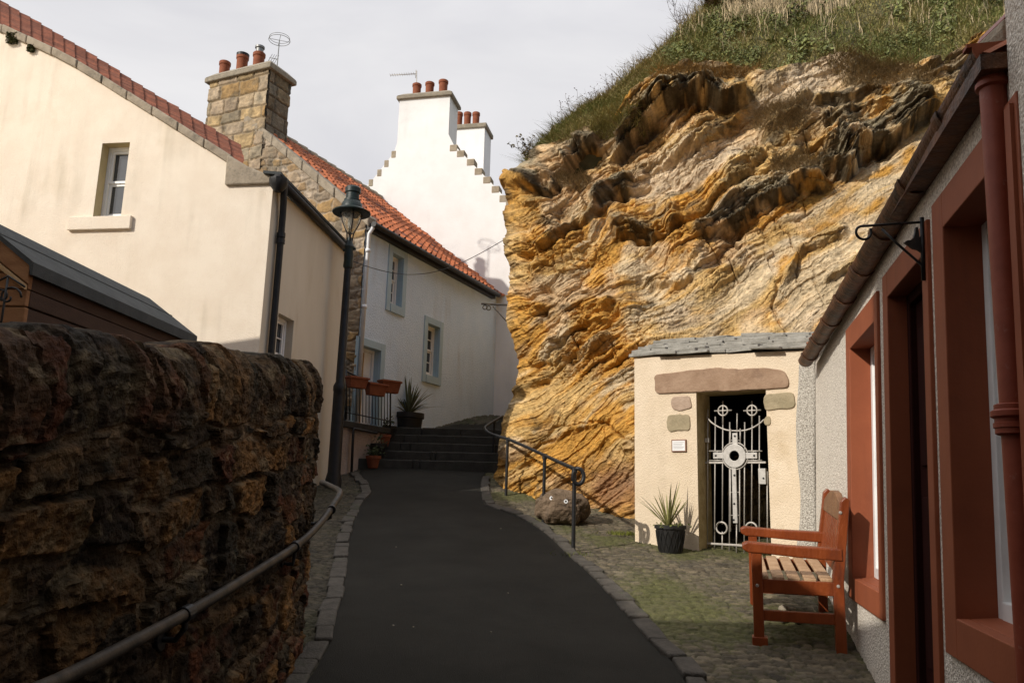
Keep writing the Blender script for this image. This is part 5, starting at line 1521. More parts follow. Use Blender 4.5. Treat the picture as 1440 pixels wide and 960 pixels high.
MB().lathe(L0, [(.03, z(322)), (.045, z(316)), (.04, z(308)), (.02, z(302))], 12).build('bulb', M['whitepaint'], lamp, smooth=True)

# ================================================================== CURVED HANDRAIL, right of the lane
hp_ = [(707, 585, 14.0), (696, 591, 13.6), (685, 598, 13.1), (682, 602, 12.7), (687, 608, 12.2), (700, 613, 11.7), (714, 617, 11.3), (740, 628, 10.5), (766, 640, 9.7), (790, 651, 8.75), (808, 659, 8.15)]
hr = [P(*q) for q in hp_]
hand = thing('curved_handrail', gpt(805, 776), 'black tube handrail curving from the cobbles up round the foot of the steps', 'handrail')
cc_ = hr[-1]; dirr = nrm(hr[-1] - hr[-2])
loop = []
for a in np.linspace(0, 1.75 * math.pi, 22):
    loop.append(cc_ + np.array([.055, -.03, -.075]) + np.array([-.02 + .0 * a, 0, 0]) + np.array([math.sin(a) * .055, -.02 * a / 3, math.cos(a) * .078]))
MB().tube(list(resample(hr, 80)) + loop, .0205, 12).build('rail', M['blackiron'], hand, smooth=True)
for (xt, yt, Y, xb, yb) in ((695, 592, 13.6, 690, 664), (714, 617, 11.3, 711, 707), (766, 640, 9.7, 764, 740), (808, 659, 8.15, 804.5, 776)):
    t_p = P(xt, yt, Y); b_p = P(xb, yb, Y); b_p[2] = min(b_p[2], G(Y)) - .05
    b_p[0] = t_p[0] - .005; b_p[1] = t_p[1]
    mb = MB(); mb.tube([b_p, t_p], .0205, 12); mb.tube([t_p - np.array([0, 0, .045]), t_p + np.array([0, 0, .02])], .030, 12)
    mb.build('post', M['blackiron'], hand, smooth=False, auto=True)

# ================================================================== BOULDER WITH PAINTED EYES
bc = gpt(788, 735); br0 = .33
th_, ph_ = np.meshgrid(np.linspace(0, 2 * math.pi, 90), np.linspace(0, math.pi, 50), indexing='ij')
dx, dy, dz = np.cos(th_) * np.sin(ph_), np.sin(th_) * np.sin(ph_), np.cos(ph_)
rr_ = 1 + .20 * fbm(dx * 1.7 + 5, dz * 1.7 + dy * 1.3, 3, 151) + .07 * (ridged(dx * 3 + 3 * dy, dz * 3.5, 4, 152) - .5) - .03 * ridged(dx * 3 + dy, dz * 3, 2, 153)
pz_ = np.abs(dz) ** .85 * np.sign(dz)
sgn = lambda v, e: np.sign(v) * np.abs(v) ** e
BA = np.stack([sgn(dx, .8) * .33 * rr_, sgn(dy, .8) * .26 * rr_, pz_ * .215 * rr_ + .165], -1)
boul = thing('boulder', bc, 'rounded brown boulder with two white painted eyes at the foot of the cliff', 'boulder')
gridmesh('rock', BA + bc, M['boulder'], boul, smooth=False)
def bsurf(x, y):
    r = ray(x, y); r = r / np.linalg.norm(r)
    pts = (BA + bc).reshape(-1, 3); v = pts - CAM; d = v @ r
    off = np.linalg.norm(v - d[:, None] * r, axis=1)
    k_ = np.where(off < .02)[0]
    return pts[k_[np.argmin(d[k_])]] if len(k_) else pts[np.argmin(off)]
for (x, y) in ((774, 699), (796, 703.5)):
    p = bsurf(x, y); nrm_ = nrm(p - (bc + np.array([0, .05, .14]))); nrm_ = nrm(nrm_ * .6 + np.array([0, -.6, .1]))
    a = nrm(np.cross(nrm_, [0, 0, 1])); b2 = np.cross(nrm_, a)
    eye = MB().disc(p + nrm_ * .006, a, b2, .012, .024, .006, 24).build('painted_eye', M['whitepaint'], boul, smooth=False)
    MB().disc(p + nrm_ * .006, a, b2, .001, .012, .005, 20).build('pupil', M['blackiron'], eye)

# ================================================================== CAVE CHAPEL FRONT
FB = P(893, 757, 8.8)
CF = Fr((FB[0], FB[1], 0), (1.3, -1, 0), (-1, -1.3, 0))
cave = thing('cave_chapel', (FB[0], FB[1], G(8.7)), 'small cream harled chapel front with a slate roof built against the cliff', 'chapel')
ztL = CF.loc(895, 503)[1]; sR_, ztR = CF.loc(1140, 492)
dl, dtop = CF.loc(979, 552); drr, _ = CF.loc(1077, 552); _, dbot = CF.loc(1000, 778)
chole = (dl, drr, .3, dtop)
cvt = [(0, ztL), (sR_ + .02, ztR)]
mb = MB(); panel(mb, CF, 0, sR_, .4, cvt, [chole])
closed_back(mb, CF, [(0, .4), (0, ztL - .02), (sR_, ztR - .02), (sR_, .4)], -1.9)
mb.build('wall', M['cavecream'], cave)
# jambs: rounded rough edge to the opening
mb = MB(); reveals(mb, CF, chole, -.002, -.34); mb.build('jamb', M['jamb'], cave)
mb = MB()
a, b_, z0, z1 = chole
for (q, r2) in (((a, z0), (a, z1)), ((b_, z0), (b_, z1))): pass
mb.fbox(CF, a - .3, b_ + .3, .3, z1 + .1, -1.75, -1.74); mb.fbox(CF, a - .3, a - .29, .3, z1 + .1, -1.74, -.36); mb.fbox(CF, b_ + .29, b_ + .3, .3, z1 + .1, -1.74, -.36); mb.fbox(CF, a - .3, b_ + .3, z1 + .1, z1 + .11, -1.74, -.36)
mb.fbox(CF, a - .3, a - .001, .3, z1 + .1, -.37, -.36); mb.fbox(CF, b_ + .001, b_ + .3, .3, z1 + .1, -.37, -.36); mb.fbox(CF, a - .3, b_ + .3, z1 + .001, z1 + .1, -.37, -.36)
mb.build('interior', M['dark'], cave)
def rough_stone(name, fr, pix, d0, d1, mat, parent, seed, n=26):
    """flat-faced stone let into the wall, with a worn outline"""
    P_ = [fr.loc(*q) for q in pix]
    P_ = P_ + [P_[0]]
    pts = resample(P_, n * 2)[:-1] if False else None
    o = []
    for (p, q) in zip(P_[:-1], P_[1:]):
        L_ = math.hypot(q[0] - p[0], q[1] - p[1]); m_ = max(2, int(L_ / .035))
        for k2 in range(m_):
            t2 = k2 / m_
            o.append([p[0] + (q[0] - p[0]) * t2, p[1] + (q[1] - p[1]) * t2])
    o = np.array(o); cen = o.mean(0)
    # round the corners and roughen the outline
    for _ in range(2): o = (np.roll(o, 1, 0) + 2 * o + np.roll(o, -1, 0)) / 4
    dv = o - cen
    ang = np.arange(len(o)) * .55
    o = o + dv / (np.linalg.norm(dv, axis=1, keepdims=True) + 1e-6) * (.014 * fbm(ang, ang * 0 + seed, 3, seed))[:, None]
    return MB().prism(fr, [tuple(q) for q in o], d0, d1).build(name, mat, parent, bevel=.008, seg=2)
rough_stone('lintel', CF, [(920, 527), (962, 522), (1008, 516), (1040, 519), (1075, 517), (1104, 521), (1110, 533), (1112, 545), (1080, 547), (1020, 550), (960, 552), (922, 554)], -.05, .022, M['lintel'], cave, 161)
rough_stone('quoin', CF, [(943, 558), (972, 556), (974, 574), (946, 578)], -.05, .014, M['quoinp'], cave, 162)
rough_stone('quoin', CF, [(938, 584), (970, 581), (972, 605), (939, 607)], -.05, .014, M['quoing'], cave, 163)
rough_stone('quoin', CF, [(1074, 553), (1118, 551), (1120, 574), (1075, 577)], -.05, .016, M['quoing'], cave, 164)
rough_stone('quoin', CF, [(1074, 584), (1085, 584), (1086, 599), (1075, 600)], -.05, .012, M['quoing'], cave, 165)
# slate roof: lapped thin slabs
rgs = random.Random(12)
mb = MB()
for lay in range(9):
    t0 = lay / 9
    s = -.10 + rgs.uniform(0, .1)
    while s < sR_ + .10:
        wv = rgs.uniform(.16, .46)
        e = min(s + wv, sR_ + .16)
        zz = ztL + .012 + (ztR - ztL) * (s / sR_) + lay * .036; dz = .026 + rgs.uniform(0, .014)
        d0 = .07 - lay * .095 + rgs.uniform(-.045, .045); d1 = d0 - .36
        j = rgs.uniform(-.008, .008)
        zq = zz + (ztR - ztL) * ((e - s) / sR_)
        mb.box8([CF.pt(s, zz + j, d0), CF.pt(e - .006, zq - j, d0 + rgs.uniform(-.02, .02)), CF.pt(e - .006, zq + dz - j, d0), CF.pt(s, zz + dz + j, d0),
                 CF.pt(s, zz + j + .045, d1), CF.pt(e - .006, zq - j + .045, d1), CF.pt(e - .006, zq + dz - j + .045, d1), CF.pt(s, zz + dz + j + .045, d1)])
        s = e
mb.build('slate_roof', M['slate'], cave, bevel=.005, seg=1)
mb = MB(); mb.prism(Fr(CF.pt(0, 0, 0), CF.n, CF.u), [(-.4, ztL - .02), (-.4, ztL + .06), (-.8, ztL + .17), (-2.0, ztL + .5), (-2.0, ztL - .02)], -.04, sR_ + .1); mb.build('roof_bed', M['slate'], cave)
# notice on the wall
nl, nr_ = CF.loc(945, 618), CF.loc(966, 635)
nt_ = thing('notice', CF.pt((nl[0] + nr_[0]) / 2, nr_[1], .02), 'small framed white notice on the cream chapel wall', 'notice')
MB().fbox(CF, nl[0], nr_[0], nr_[1], nl[1], .001, .018).build('frame', M['plaqueframe'], nt_, bevel=.003)
MB().fbox(CF, nl[0] + .012, nr_[0] - .012, nr_[1] + .012, nl[1] - .012, .01, .020).build('sheet', M['paper'], nt_)
mb = MB()
for k2 in range(5):
    zz = nl[1] - .030 - k2 * .016
    mb.fbox(CF, nl[0] + .025, nr_[0] - .025 - .012 * (k2 % 3), zz - .003, zz, .0195, .0206)
mb.build('print', M['ink'], nt_)
# ------------------------------------------------ gate
gd = -.20
def gl(x, y): return CF.loc(970 + x / 3.84, 540 + y / 3.84, gd)
def gp(x, y, d=0): s, z_ = gl(x, y); return CF.pt(s, z_, gd + d)
gate = thing('iron_gate', gp(250, 905), 'pale steel gate with a large Celtic cross closing the dark cave doorway', 'gate')
bars = [(98, 135, 95, 908), (138, 175, 134, 908), (179, 175, 176, 755), (176, 795, 175, 912), (216, 205, 214, 915), (256, 158, 255, 265), (253, 750, 252, 916), (297, 205, 294, 916),
        (337, 170, 334, 760), (334, 795, 333, 916), (376, 170, 376, 916), (418, 470, 420, 916)]
for q in bars:
    MB().tube([gp(q[0], q[1]), gp(q[2], q[3])], .0068, 8).build('bar', M['gate'], gate, smooth=True)
for q in [(85, 420, 412, 426), (84, 858, 425, 878)]:
    a_, b2 = gp(q[0], q[1]), gp(q[2], q[3])
    mb = MB(); sa_, za_ = gl(q[0], q[1]); sb_, zb2 = gl(q[2], q[3])
    mb.fbox(CF, sa_, sb_, (za_ + zb2) / 2 - .010, (za_ + zb2) / 2 + .010, gd - .008, gd + .012); mb.build('cross_bar', M['gate'], gate, bevel=.003)
MB().tube(resample([gp(*q) for q in ((92, 178), (120, 208), (165, 235), (215, 250), (290, 250), (340, 235), (380, 210), (402, 190))], 30), .009, 8).build('swag', M['gate'], gate, smooth=True)
for (x, y) in ((180, 143), (337, 142)):
    mb = MB(); c = gp(x, y, .004)
    mb.ring(c, CF.u, (0, 0, 1), .052, .009)
    mb.tube([gp(x - 46, y + 2, .004), gp(x + 48, y - 2, .004)], .009, 8); mb.tube([gp(x, y - 52, .004), gp(x, y + 75, .004)], .009, 8)
    mb.build('ringed_cross', M['gate'], gate, smooth=True)
for (x, y) in ((175, 775), (335, 778)):
    MB().ring(gp(x, y, .012), CF.u, (0, 0, 1), .058, .010).build('ring', M['gate'], gate, smooth=True)
cross = MB()
def plate(mb, x0, x1, y0, y1, d0=.010, d1=.028):
    s0, z1__ = gl(x0, y0); s1, z0__ = gl(x1, y1); mb.fbox(CF, s0, s1, z0__, z1__, gd + d0, gd + d1)
plate(cross, 234, 264, 265, 332); plate(cross, 131, 196, 369, 402); plate(cross, 300, 369, 370, 402); plate(cross, 231, 263, 444, 750)
co = cross.build('cross', M['gateplate'], gate, bevel=.003)
mb = MB(); mb.disc(gp(247, 387, .026), CF.u, (0, 0, 1), .052, .122, .022, 40); mb.build('hub', M['gateplate'], co, smooth=False, bevel=.003)
mb = MB()
mb.ring(gp(247, 387, .015), CF.u, (0, 0, 1), .138, .007, 40, 6)
for q in ((108, 361, 192, 361), (305, 361, 393, 361), (108, 412, 195, 412), (302, 412, 393, 412), (222, 240, 222, 325), (275, 240, 275, 325), (222, 450, 222, 795), (272, 450, 272, 795)):
    mb.tube([gp(q[0], q[1], .012), gp(q[2], q[3], .012)], .0075, 6)
for q in ((222, 303, 275, 303), (220, 583, 274, 583), (220, 707, 274, 707), (150, 361, 150, 412), (345, 361, 345, 412)):
    mb.tube([gp(q[0], q[1], .012), gp(q[2], q[3], .012)], .005, 6)
mb.build('outline', M['gate'], co, smooth=True)
mb = MB()
for (x, y) in ((249, 281), (146, 386), (353, 386), (247, 492), (246, 645), (243, 732)):
    mb.lathe(gp(x, y, .028), [(.012, 0), (.010, .006), (.001, .008)], 12, CF.n)
mb.build('studs', M['blackiron'], co, auto=True)
mb = MB(); plate(mb, 374, 417, 455, 540, -.02, .03); lk_ = mb.build('lock', M['gateplate'], gate, bevel=.004)
MB().lathe(gp(404, 508, .03), [(.010, 0), (.010, .004), (.001, .004)], 12, CF.n).build('keyhole', M['blackiron'], lk_)
mb = MB(); plate(mb, 84, 106, 292, 315, -.02, .02); mb.build('hinge', M['gate'], gate, bevel=.003)
# potted spiky plant
pc = CF.pt(CF.loc(943, 772, .26)[0], 0, .26); pc[2] = G(pc[1]) - .012
ph = 36 / F * 8.5; pr = 19.5 / F * 8.5
t = thing('potted_plant', pc, 'black pot with pale green spiky leaves against the cream chapel wall', 'potted plant')
prof = [(pr * .74, 0), (pr * .77, .01), (pr * .98, ph * .86), (pr * 1.08, ph * .87), (pr * 1.08, ph), (pr * .97, ph), (pr * .93, ph * .9)]
po = MB().lathe(pc, prof, 32).build('pot', M['plastic'], t, auto=True)
mb = MB()
for k2 in range(16):
    a = k2 * math.pi / 8
    for sg in (-1, 1):
        mb.tube([pc + np.array([math.cos(a + sg * v * .39) * (pr * (.78 + .2 * v) + .003), math.sin(a + sg * v * .39) * (pr * (.78 + .2 * v) + .003), ph * (.08 + .72 * v)]) for v in np.linspace(0, 1, 6)], .004, 5)
mb.build('lattice', M['plastic'], po)
MB().lathe(pc, [(pr * .93, ph * .9), (.01, ph * .93)], 20).build('soil', M['soil'], t)
spiky(pc + np.array([-.02, 0, ph * .9]), 34, .50, t, (.24, .23, .085), .011, .85, 8, .22)
n = 160
p = pc + np.array([0, 0, ph * .98]) + rg.normal(0, 1, (n, 3)) * np.array([pr * .5, pr * .5, .015])
Vl, Fl = leafquads(p, np.full(n, .014), rg)
npmesh('undergrowth', Vl, Fl, M['leaf'], t, False, np.repeat(np.array([.10, .11, .03]) * rg.uniform(.5, 1.5, (n, 1)), 4, 0))

# ================================================================== RIGHT-HAND COTTAGE
ru = nrm([.2545, 1, 0]); rn = np.array([-ru[1], ru[0], 0])
rw = np.array([0, 0, 1.0]) - rn * .040                               # the old wall leans back a little
RW = Fr(np.array([.9347, 0, 1.6]) - rw * 1.6, ru, rn, rw)
RW.w = rw
sFar = 7.45 * np.linalg.norm([.2545, 1])
def rr2(tl, br_, y0, y1):
    pass
def srange(pa, pb):
    """s of two vertical edges, each given by two pixels"""
    a = np.mean([RW.loc(*q)[0] for q in pa]); b_ = np.mean([RW.loc(*q)[0] for q in pb])
    return min(a, b_), max(a, b_)
cot = thing('red_cottage', RW.pt(5, G(5), 0), 'pebbledashed cottage with oxide red window and door margins along the lane', 'house')
# margins (outer) and openings (inner), each from pixels on its far and near edges
o1 = srange([(1192.5, 480), (1194, 580), (1197, 763)], [(1234, 440), (1241, 580), (1247, 763)])
i1_ = srange([(1198, 480), (1199, 580), (1203, 763)], [(1236, 580), (1239, 763)])
o2 = srange([(1249, 580), (1253, 763)], [(1317, 580), (1322, 763)])
i2_ = srange([(1255, 580), (1261, 763)], [(1308, 580), (1314, 763)])
o3 = srange([(1324, 580), (1333, 763)], [(1324, 580), (1333, 763)])
i3_ = srange([(1339, 580), (1350, 763)], [(1339, 580), (1350, 763)])
zt1 = np.mean([RW.loc(1193, 466)[1], RW.loc(1232, 413)[1]]); zb1 = np.mean([RW.loc(1199, 845)[1], RW.loc(1247, 868)[1]])
zt2 = np.mean([RW.loc(1243, 391)[1], RW.loc(1302, 318)[1]])
zt3 = np.mean([RW.loc(1314, 290)[1], RW.loc(1382, 203)[1]]); zb3 = np.mean([RW.loc(1345, 928)[1], RW.loc(1400, 950)[1]])
zi1 = (RW.loc(1203, 813)[1], RW.loc(1198, 491)[1]); zi2t = RW.loc(1252, 418)[1]; zi3 = (RW.loc(1354, 872)[1], RW.loc(1330, 322)[1])
W3 = 1.02
H1 = (i1_[0], i1_[1], zi1[0], zi1[1]); H2 = (i2_[0], i2_[1], .0, zi2t); H3 = (o3[0] - W3 + .16, i3_[0], zi3[0], zi3[1])
O1 = (o1[0], o1[1], zb1, zt1); O2 = (o2[0], o2[1], .0, zt2); O3 = (o3[0] - W3, o3[0], zb3, zt3)
print('RW', [tuple(round(float(x), 2) for x in q) for q in (H1, O1, H2, O2, H3, O3)])
zeav = RW.loc(1140, 520)[1] + .06
sNear = 2.36 / ru[1]
mb = MB(); panel(mb, RW, sNear, sFar, -.2, zeav + .1, [H1, H2, H3])
mb.quad(RW.pt(sFar, -.2), RW.pt(sFar, zeav + .1), RW.pt(sFar, zeav + .1, -3.2), RW.pt(sFar, -.2, -3.2))
mb.build('wall', M['dash'], cot)
def redmargin(hh, oo, dep, sill=True):
    mb = MB()
    a, b_, z0, z1 = oo; A0, B0, Z0, Z1 = hh
    dq = -dep - .07
    mb.fbox(RW, a, A0, z0, z1, dq, .018); mb.fbox(RW, B0, b_, z0, z1, dq, .018); mb.fbox(RW, A0, B0, Z1, z1, dq, .0175)
    if sill:
        mb.box8([RW.pt(A0, z0, -.03), RW.pt(B0, z0, -.03), RW.pt(B0, Z0 + .005, -.03), RW.pt(A0, Z0 + .005, -.03), RW.pt(A0, z0, .018), RW.pt(B0, z0, .018), RW.pt(B0, Z0 + .003, .018), RW.pt(A0, Z0 + .003, .018)])
        mb.box8([RW.pt(A0, z0, -dep - .05), RW.pt(B0, z0, -dep - .05), RW.pt(B0, Z0 + .02, -dep - .05), RW.pt(A0, Z0 + .02, -dep - .05), RW.pt(A0, z0, -.031), RW.pt(B0, z0, -.031), RW.pt(B0, Z0 + .005, -.031), RW.pt(A0, Z0 + .005, -.031)])
    return mb
def redwin(hh, oo, dep):
    wo = sash(RW, hh, -dep, cot, 2, 2, fw=.06, bar=.022, pane=M['glass'])
    redmargin(hh, oo, dep).build('surround', M['red'], wo, bevel=.004)
    return wo
wo1 = redwin(H1, O1, .115); wo3 = redwin(H3, O3, .125)
MB().fbox(RW, H3[0] + .08, H3[1] - .08, H3[2] + .09, H3[3] - .1, -.31, -.30).build('net_curtain', M['nets'], wo3)
MB().fbox(RW, H1[0] + .08, H1[1] - .08, H1[2] + .09, H1[3] - .1, -.31, -.30).build('net_curtain', M['nets'], wo1)
mb = MB()
mb.fbox(RW, H2[0], H2[0] + .06, H2[2], H2[3], -.16, -.078); mb.fbox(RW, H2[1] - .06, H2[1], H2[2], H2[3], -.16, -.078); mb.fbox(RW, H2[0] + .06, H2[1] - .06, H2[3] - .06, H2[3], -.16, -.0785)
dob = mb.build('door', M['doorred'], cot, bevel=.005)
mb = MB(); mb.fbox(RW, H2[0] + .06, H2[1] - .06, H2[2], H2[3] - .06, -.16, -.11)
for j in range(2):
    for q in range(2):
        wq = (H2[1] - H2[0] - .12) / 2
        x0 = H2[0] + .06 + q * wq + .07
        mb.fbox(RW, x0, x0 + wq - .14, .85 + j * .95, 1.65 + j * .85, -.11, -.098)
lf = mb.build('leaf', M['doorred'], dob, bevel=.006)
redmargin(H2, O2, .08, False).build('surround', M['red'], dob, bevel=.004)
# roof
rp0, rp1 = RW.pt(sNear, zeav + .07, .05), RW.pt(sFar + .1, zeav + .07, .05)
rq0, rq1 = RW.pt(sNear, zeav + 1.75, -2.4), RW.pt(sFar + .1, zeav + 1.75, -2.4)
pantiles('roof', rp0, rp1, rq0, rq1, M['pantile'], cot, seed=41, hgt=.03)
mb = MB(); mb.quad(rq0, rq1, RW.pt(sFar + .1, zeav, -4.6), RW.pt(sNear, zeav, -4.6)); mb.build('rear_roof', M['pantile'], cot)
MB().fbox(RW, sNear, sFar, zeav + .03, zeav + .085, .002, .09).build('eaves_board', M['gutterred'], cot)
# half-round gutter with joints and a stop end
gA = P(1399, 66, 2.40); gB = P(1133, 506, 7.35)
gd_ = nrm(gB - gA); gside = nrm(np.cross(gd_, [0, 0, 1])); gup = np.cross(gside, gd_)
def halfround(p, q, r0, t_=.006, n=14):
    mb = MB(); vs = []
    for c in (p, q):
        for rr3 in (r0, r0 - t_):
            for k2 in range(n + 1):
                a = math.pi * k2 / n
                vs.append(c + gside * math.cos(a) * rr3 - gup * math.sin(a) * rr3)
    m_ = n + 1; fs = []
    for k2 in range(n):
        fs += [(k2, k2 + 1, 2 * m_ + k2 + 1, 2 * m_ + k2), (m_ + k2, m_ + k2 + 1, 3 * m_ + k2 + 1, 3 * m_ + k2), (k2, k2 + 1, m_ + k2 + 1, m_ + k2), (2 * m_ + k2, 2 * m_ + k2 + 1, 3 * m_ + k2 + 1, 3 * m_ + k2)]
    fs += [(0, m_, 3 * m_, 2 * m_), (n, m_ + n, 3 * m_ + n, 2 * m_ + n)]
    mb.add(vs, fs); return mb
GL_ = np.linalg.norm(gB - gA); GR = .068
gut = halfround(gA, gB, GR).build('gutter', M['gutterred'], cot, smooth=False)
for k2 in np.arange(.45, GL_, .62):
    c = gA + gd_ * k2
    halfround(c - gd_ * .035, c + gd_ * .035, GR + .008).build('joint', M['gutterred'], gut)
mb = MB(); pl_ = [gA - gd_ * .004 + gside * math.cos(math.pi * k2 / 16) * (GR + .004) - gup * math.sin(math.pi * k2 / 16) * (GR + .004) for k2 in range(17)]
mb.add(pl_ + [p - gd_ * .008 for p in pl_], [tuple(range(17)), tuple(range(33, 16, -1))] + [(k2, k2 + 17, (k2 + 1) % 17 + 17, (k2 + 1) % 17) for k2 in range(17)])
mb.add([p for p in (gA - gd_ * .012 + gside * (-GR - .02), gA - gd_ * .012 + gside * (GR + .02), gA + gd_ * .03 + gside * (GR + .02), gA + gd_ * .03 + gside * (-GR - .02))] +
       [p + gup * .012 for p in (gA - gd_ * .012 + gside * (-GR - .02), gA - gd_ * .012 + gside * (GR + .02), gA + gd_ * .03 + gside * (GR + .02), gA + gd_ * .03 + gside * (-GR - .02))],
       [(0, 1, 2, 3), (7, 6, 5, 4), (0, 4, 5, 1), (1, 5, 6, 2), (2, 6, 7, 3), (3, 7, 4, 0)])
mb.build('stop_end', M['red'], gut)
# downpipe
pt_, pb_ = P(1395, 92, 2.43), P(1436, 700, 2.43)
pdir = nrm(pb_ - pt_)
mb = MB()
mb.tube([pt_ + np.array([0, 0, .04]), pb_ + pdir * 1.2], .0415, 20)
def collar(mb, c, h_, r0):
    mb.lathe(c, [(.042, 0), (r0 * .92, .004), (r0, h_ * .25), (r0 * .92, h_ * .5), (r0, h_ * .75), (r0 * .95, h_ - .004), (.042, h_)], 20, -pdir)
mb.lathe(pt_ + pdir * .09, [(.042, 0), (.054, .006), (.054, .022), (.047, .026), (.047, .045), (.056, .05), (.057, .075), (.050, .08), (.050, .10), (.042, .105)], 20, -pdir)
mb.build('downpipe', M['pipered'], cot, auto=True)
cq = P(1426, 612, 2.43)
mb = MB(); mb.lathe(cq, [(.042, 0), (.050, .004), (.050, .02), (.054, .022), (.054, .036), (.050, .038), (.050, .05), (.060, .056), (.060, .072), (.050, .078), (.050, .092), (.042, .096)], 20, -pdir)
mb.fbox(Fr(cq, RW.u, RW.n), -.06, .06, .03, .06, -.12, -.03)
mb.build('collar', M['pipered'], cot, auto=True)

# taller neighbour whose wall rises on past the gutter's end
tall = thing('harled_house', RW.pt(1.2, 0, 0), 'taller rough harled house whose wall rises past the end of the red gutter', 'house')
mb = MB()
mb.fbox(RW, -1.2, sNear - .002, -.4, 5.6, -4.0, .012)
mb.build('wall', M['dash'], tall)
tz = RW.loc(1424, 150, .012)[1]
mb = MB(); mb.fbox(RW, sNear - .05, sNear + .0, .2, tz, .0, .030); mb.build('margin', M['red'], tall)
kb = MB()
q0 = P(1371, 66, 2.62); q1_ = P(1412, 26, 2.42)
kb.box8([q0, q1_, q1_ + np.array([.02, 0, .035]), q0 + np.array([.02, 0, .035]), q0 + np.array([.3, .06, 0]), q1_ + np.array([.3, .06, 0]), q1_ + np.array([.3, .06, .035]), q0 + np.array([.3, .06, .035])])
kb.build('roof_flashing', M['pipered'], tall, bevel=.004)
kb = MB()
q2 = P(1412, 62, 2.40); q3 = P(1384, 64, 2.52)
kb.prism(Fr((0, 2.42, 0), (1, 0, 0), (0, -1, 0)), [(q3[0], q3[2]), (q2[0] + .02, q2[2] - .01), (q1_[0] + .03, q1_[2]), (q1_[0], q1_[2])], .0, -.2)
kb.build('cement_fillet', M['skew'], tall, bevel=.006)

# harled buttress between chapel and cottage
o_ = [CF.loc(*q) for q in [(1125, 512), (1137, 509), (1149, 507), (1149, 640), (1148, 790), (1121, 792), (1126, 735), (1127, 690), (1122, 640), (1121, 590), (1124, 545)]]
bo_ = resample(np.array(o_ + [o_[0]]), 44)[:-1]
tag(MB().prism(CF, [tuple(q) for q in bo_], -.3, .055).build('buttress', M['dashgrey'], bevel=.025, seg=3), 'narrow harled buttress between the chapel front and the red cottage', 'buttress')

# wrought iron sign bracket with a bird
s_b = RW.loc(1306, 340)[0]
tp, bp = RW.loc(1305, 312), RW.loc(1309, 386)
sb = s_b; zT, zB = tp[1], bp[1]
arm = P(1212, 320, P(1306, 320, RW.pt(sb, 2.7, 0)[1])[1])
br = thing('sign_bracket', RW.pt(sb, zB, .0), 'black wrought iron sign bracket with a small bird under the red gutter', 'bracket')
pt0 = RW.pt(sb, zT, .03); Yb = pt0[1]
tipp = P(1213, 318, Yb + .03)
MB().tube([RW.pt(sb, zB - .02, .025), RW.pt(sb, zT + .02, .025)], .010, 8).build('back_bar', M['blackiron'], br, smooth=True)
end = [tipp + np.array([-.0 + .028 * math.sin(a) * (1 - a / 14), 0, -.028 + .028 * math.cos(a) * (1 - a / 14)]) for a in np.linspace(0, -5.2, 18)]
MB().tube([pt0, tipp] + end[1:], .006, 8).build('arm', M['blackiron'], br, smooth=True)
st1 = P(1300, 376, Yb); st0 = P(1262, 343, Yb)
MB().tube([RW.pt(sb, zB + .02, .02), st1, st0, P(1240, 322, Yb + .02)], .006, 8).build('stay', M['blackiron'], br, smooth=True)
def bpx(x, y): q = P(1100 + x / 2, y / 2, Yb); return (q[0], q[2])
BR = Fr((0, Yb, 0), (1, 0, 0), (0, -1, 0))
mb = MB()
body = [(342, 683), (350, 677), (360, 676), (368, 670), (372, 655), (374, 640), (380, 640), (383, 655), (384, 668), (392, 660), (399, 655), (400, 665), (395, 678), (388, 690), (398, 702), (402, 712), (392, 712), (380, 703), (366, 700), (355, 692)]
mb.prism(BR, [bpx(*q) for q in body], -.006, .006); mb.build('bird', M['blackiron'], br)

# ================================================================== BENCH
bu = nrm([.2765, 1, 0]); bn = np.array([-bu[1], bu[0], 0])
fz0 = gpt(1069, 911)
BL, BDp = 1.06, .56
tilt = .07
bo = fz0 + bu * .02 - bn * (BDp - .035)                                # foot of the near back post
BN = Fr((bo[0], bo[1], fz0[2] + .0), bu, bn, (0, 0, 1))
BN.u = bu + np.array([0, 0, tilt])
bench = thing('bench', BN.pt(.5, 0, .3), 'red stained wooden bench with pale seat slats against the red cottage', 'bench')
for a0 in (0.0, BL - .065):
    nm = 'leg'
    dz_ = .0
    mb = MB(); mb.fbox(BN, a0, a0 + .065, -.02 + .0, .60, BDp - .065, BDp); mb.fbox(BN, a0 - .01, a0 + .075, -.08, .06, BDp - .085, BDp + .012); mb.build('front_leg', M['benchred'], bench, bevel=.006)
    mb = MB()
    prf = [(.0, -.04), (.065, -.04), (.065, .45), (-.005, .93), (-.035, .96), (-.062, .94), (.0, .42)]
    mb.prism(Fr(BN.pt(a0, 0, 0), BN.n, BN.u), prf, 0, .065); mb.build('back_leg', M['benchred'], bench, bevel=.006)
    mb = MB(); mb.fbox(BN, a0 + .01, a0 + .055, .335, .42, .05, BDp - .05); mb.build('seat_rail', M['benchred'], bench, bevel=.004)
    mb = MB(); mb.fbox(BN, a0 + .012, a0 + .052, .16, .225, .05, BDp - .05); mb.build('stretcher', M['benchred'], bench, bevel=.004)
    mb = MB(); mb.prism(Fr(BN.pt(a0 - .01, 0, 0), BN.n, BN.u), [(.0, .555), (.25, .565), (BDp - .05, .585), (BDp + .02, .585), (BDp + .055, .605), (BDp + .06, .64), (BDp + .03, .655), (.35, .64), (.0, .632)], 0, .085)
    mb.build('armrest', M['benchred'], bench, bevel=.010, seg=3)
    for (dd_, zz) in ((.03, .86), (.035, .40), (BDp - .03, .38)):
        if a0 == 0: MB().lathe(BN.pt(a0 - .001, zz, dd_ - (.03 if zz > .8 else 0)), [(.011, 0), (.009, .004), (.001, .005)], 12, -BN.u).build('bolt', M['gate'], bench)
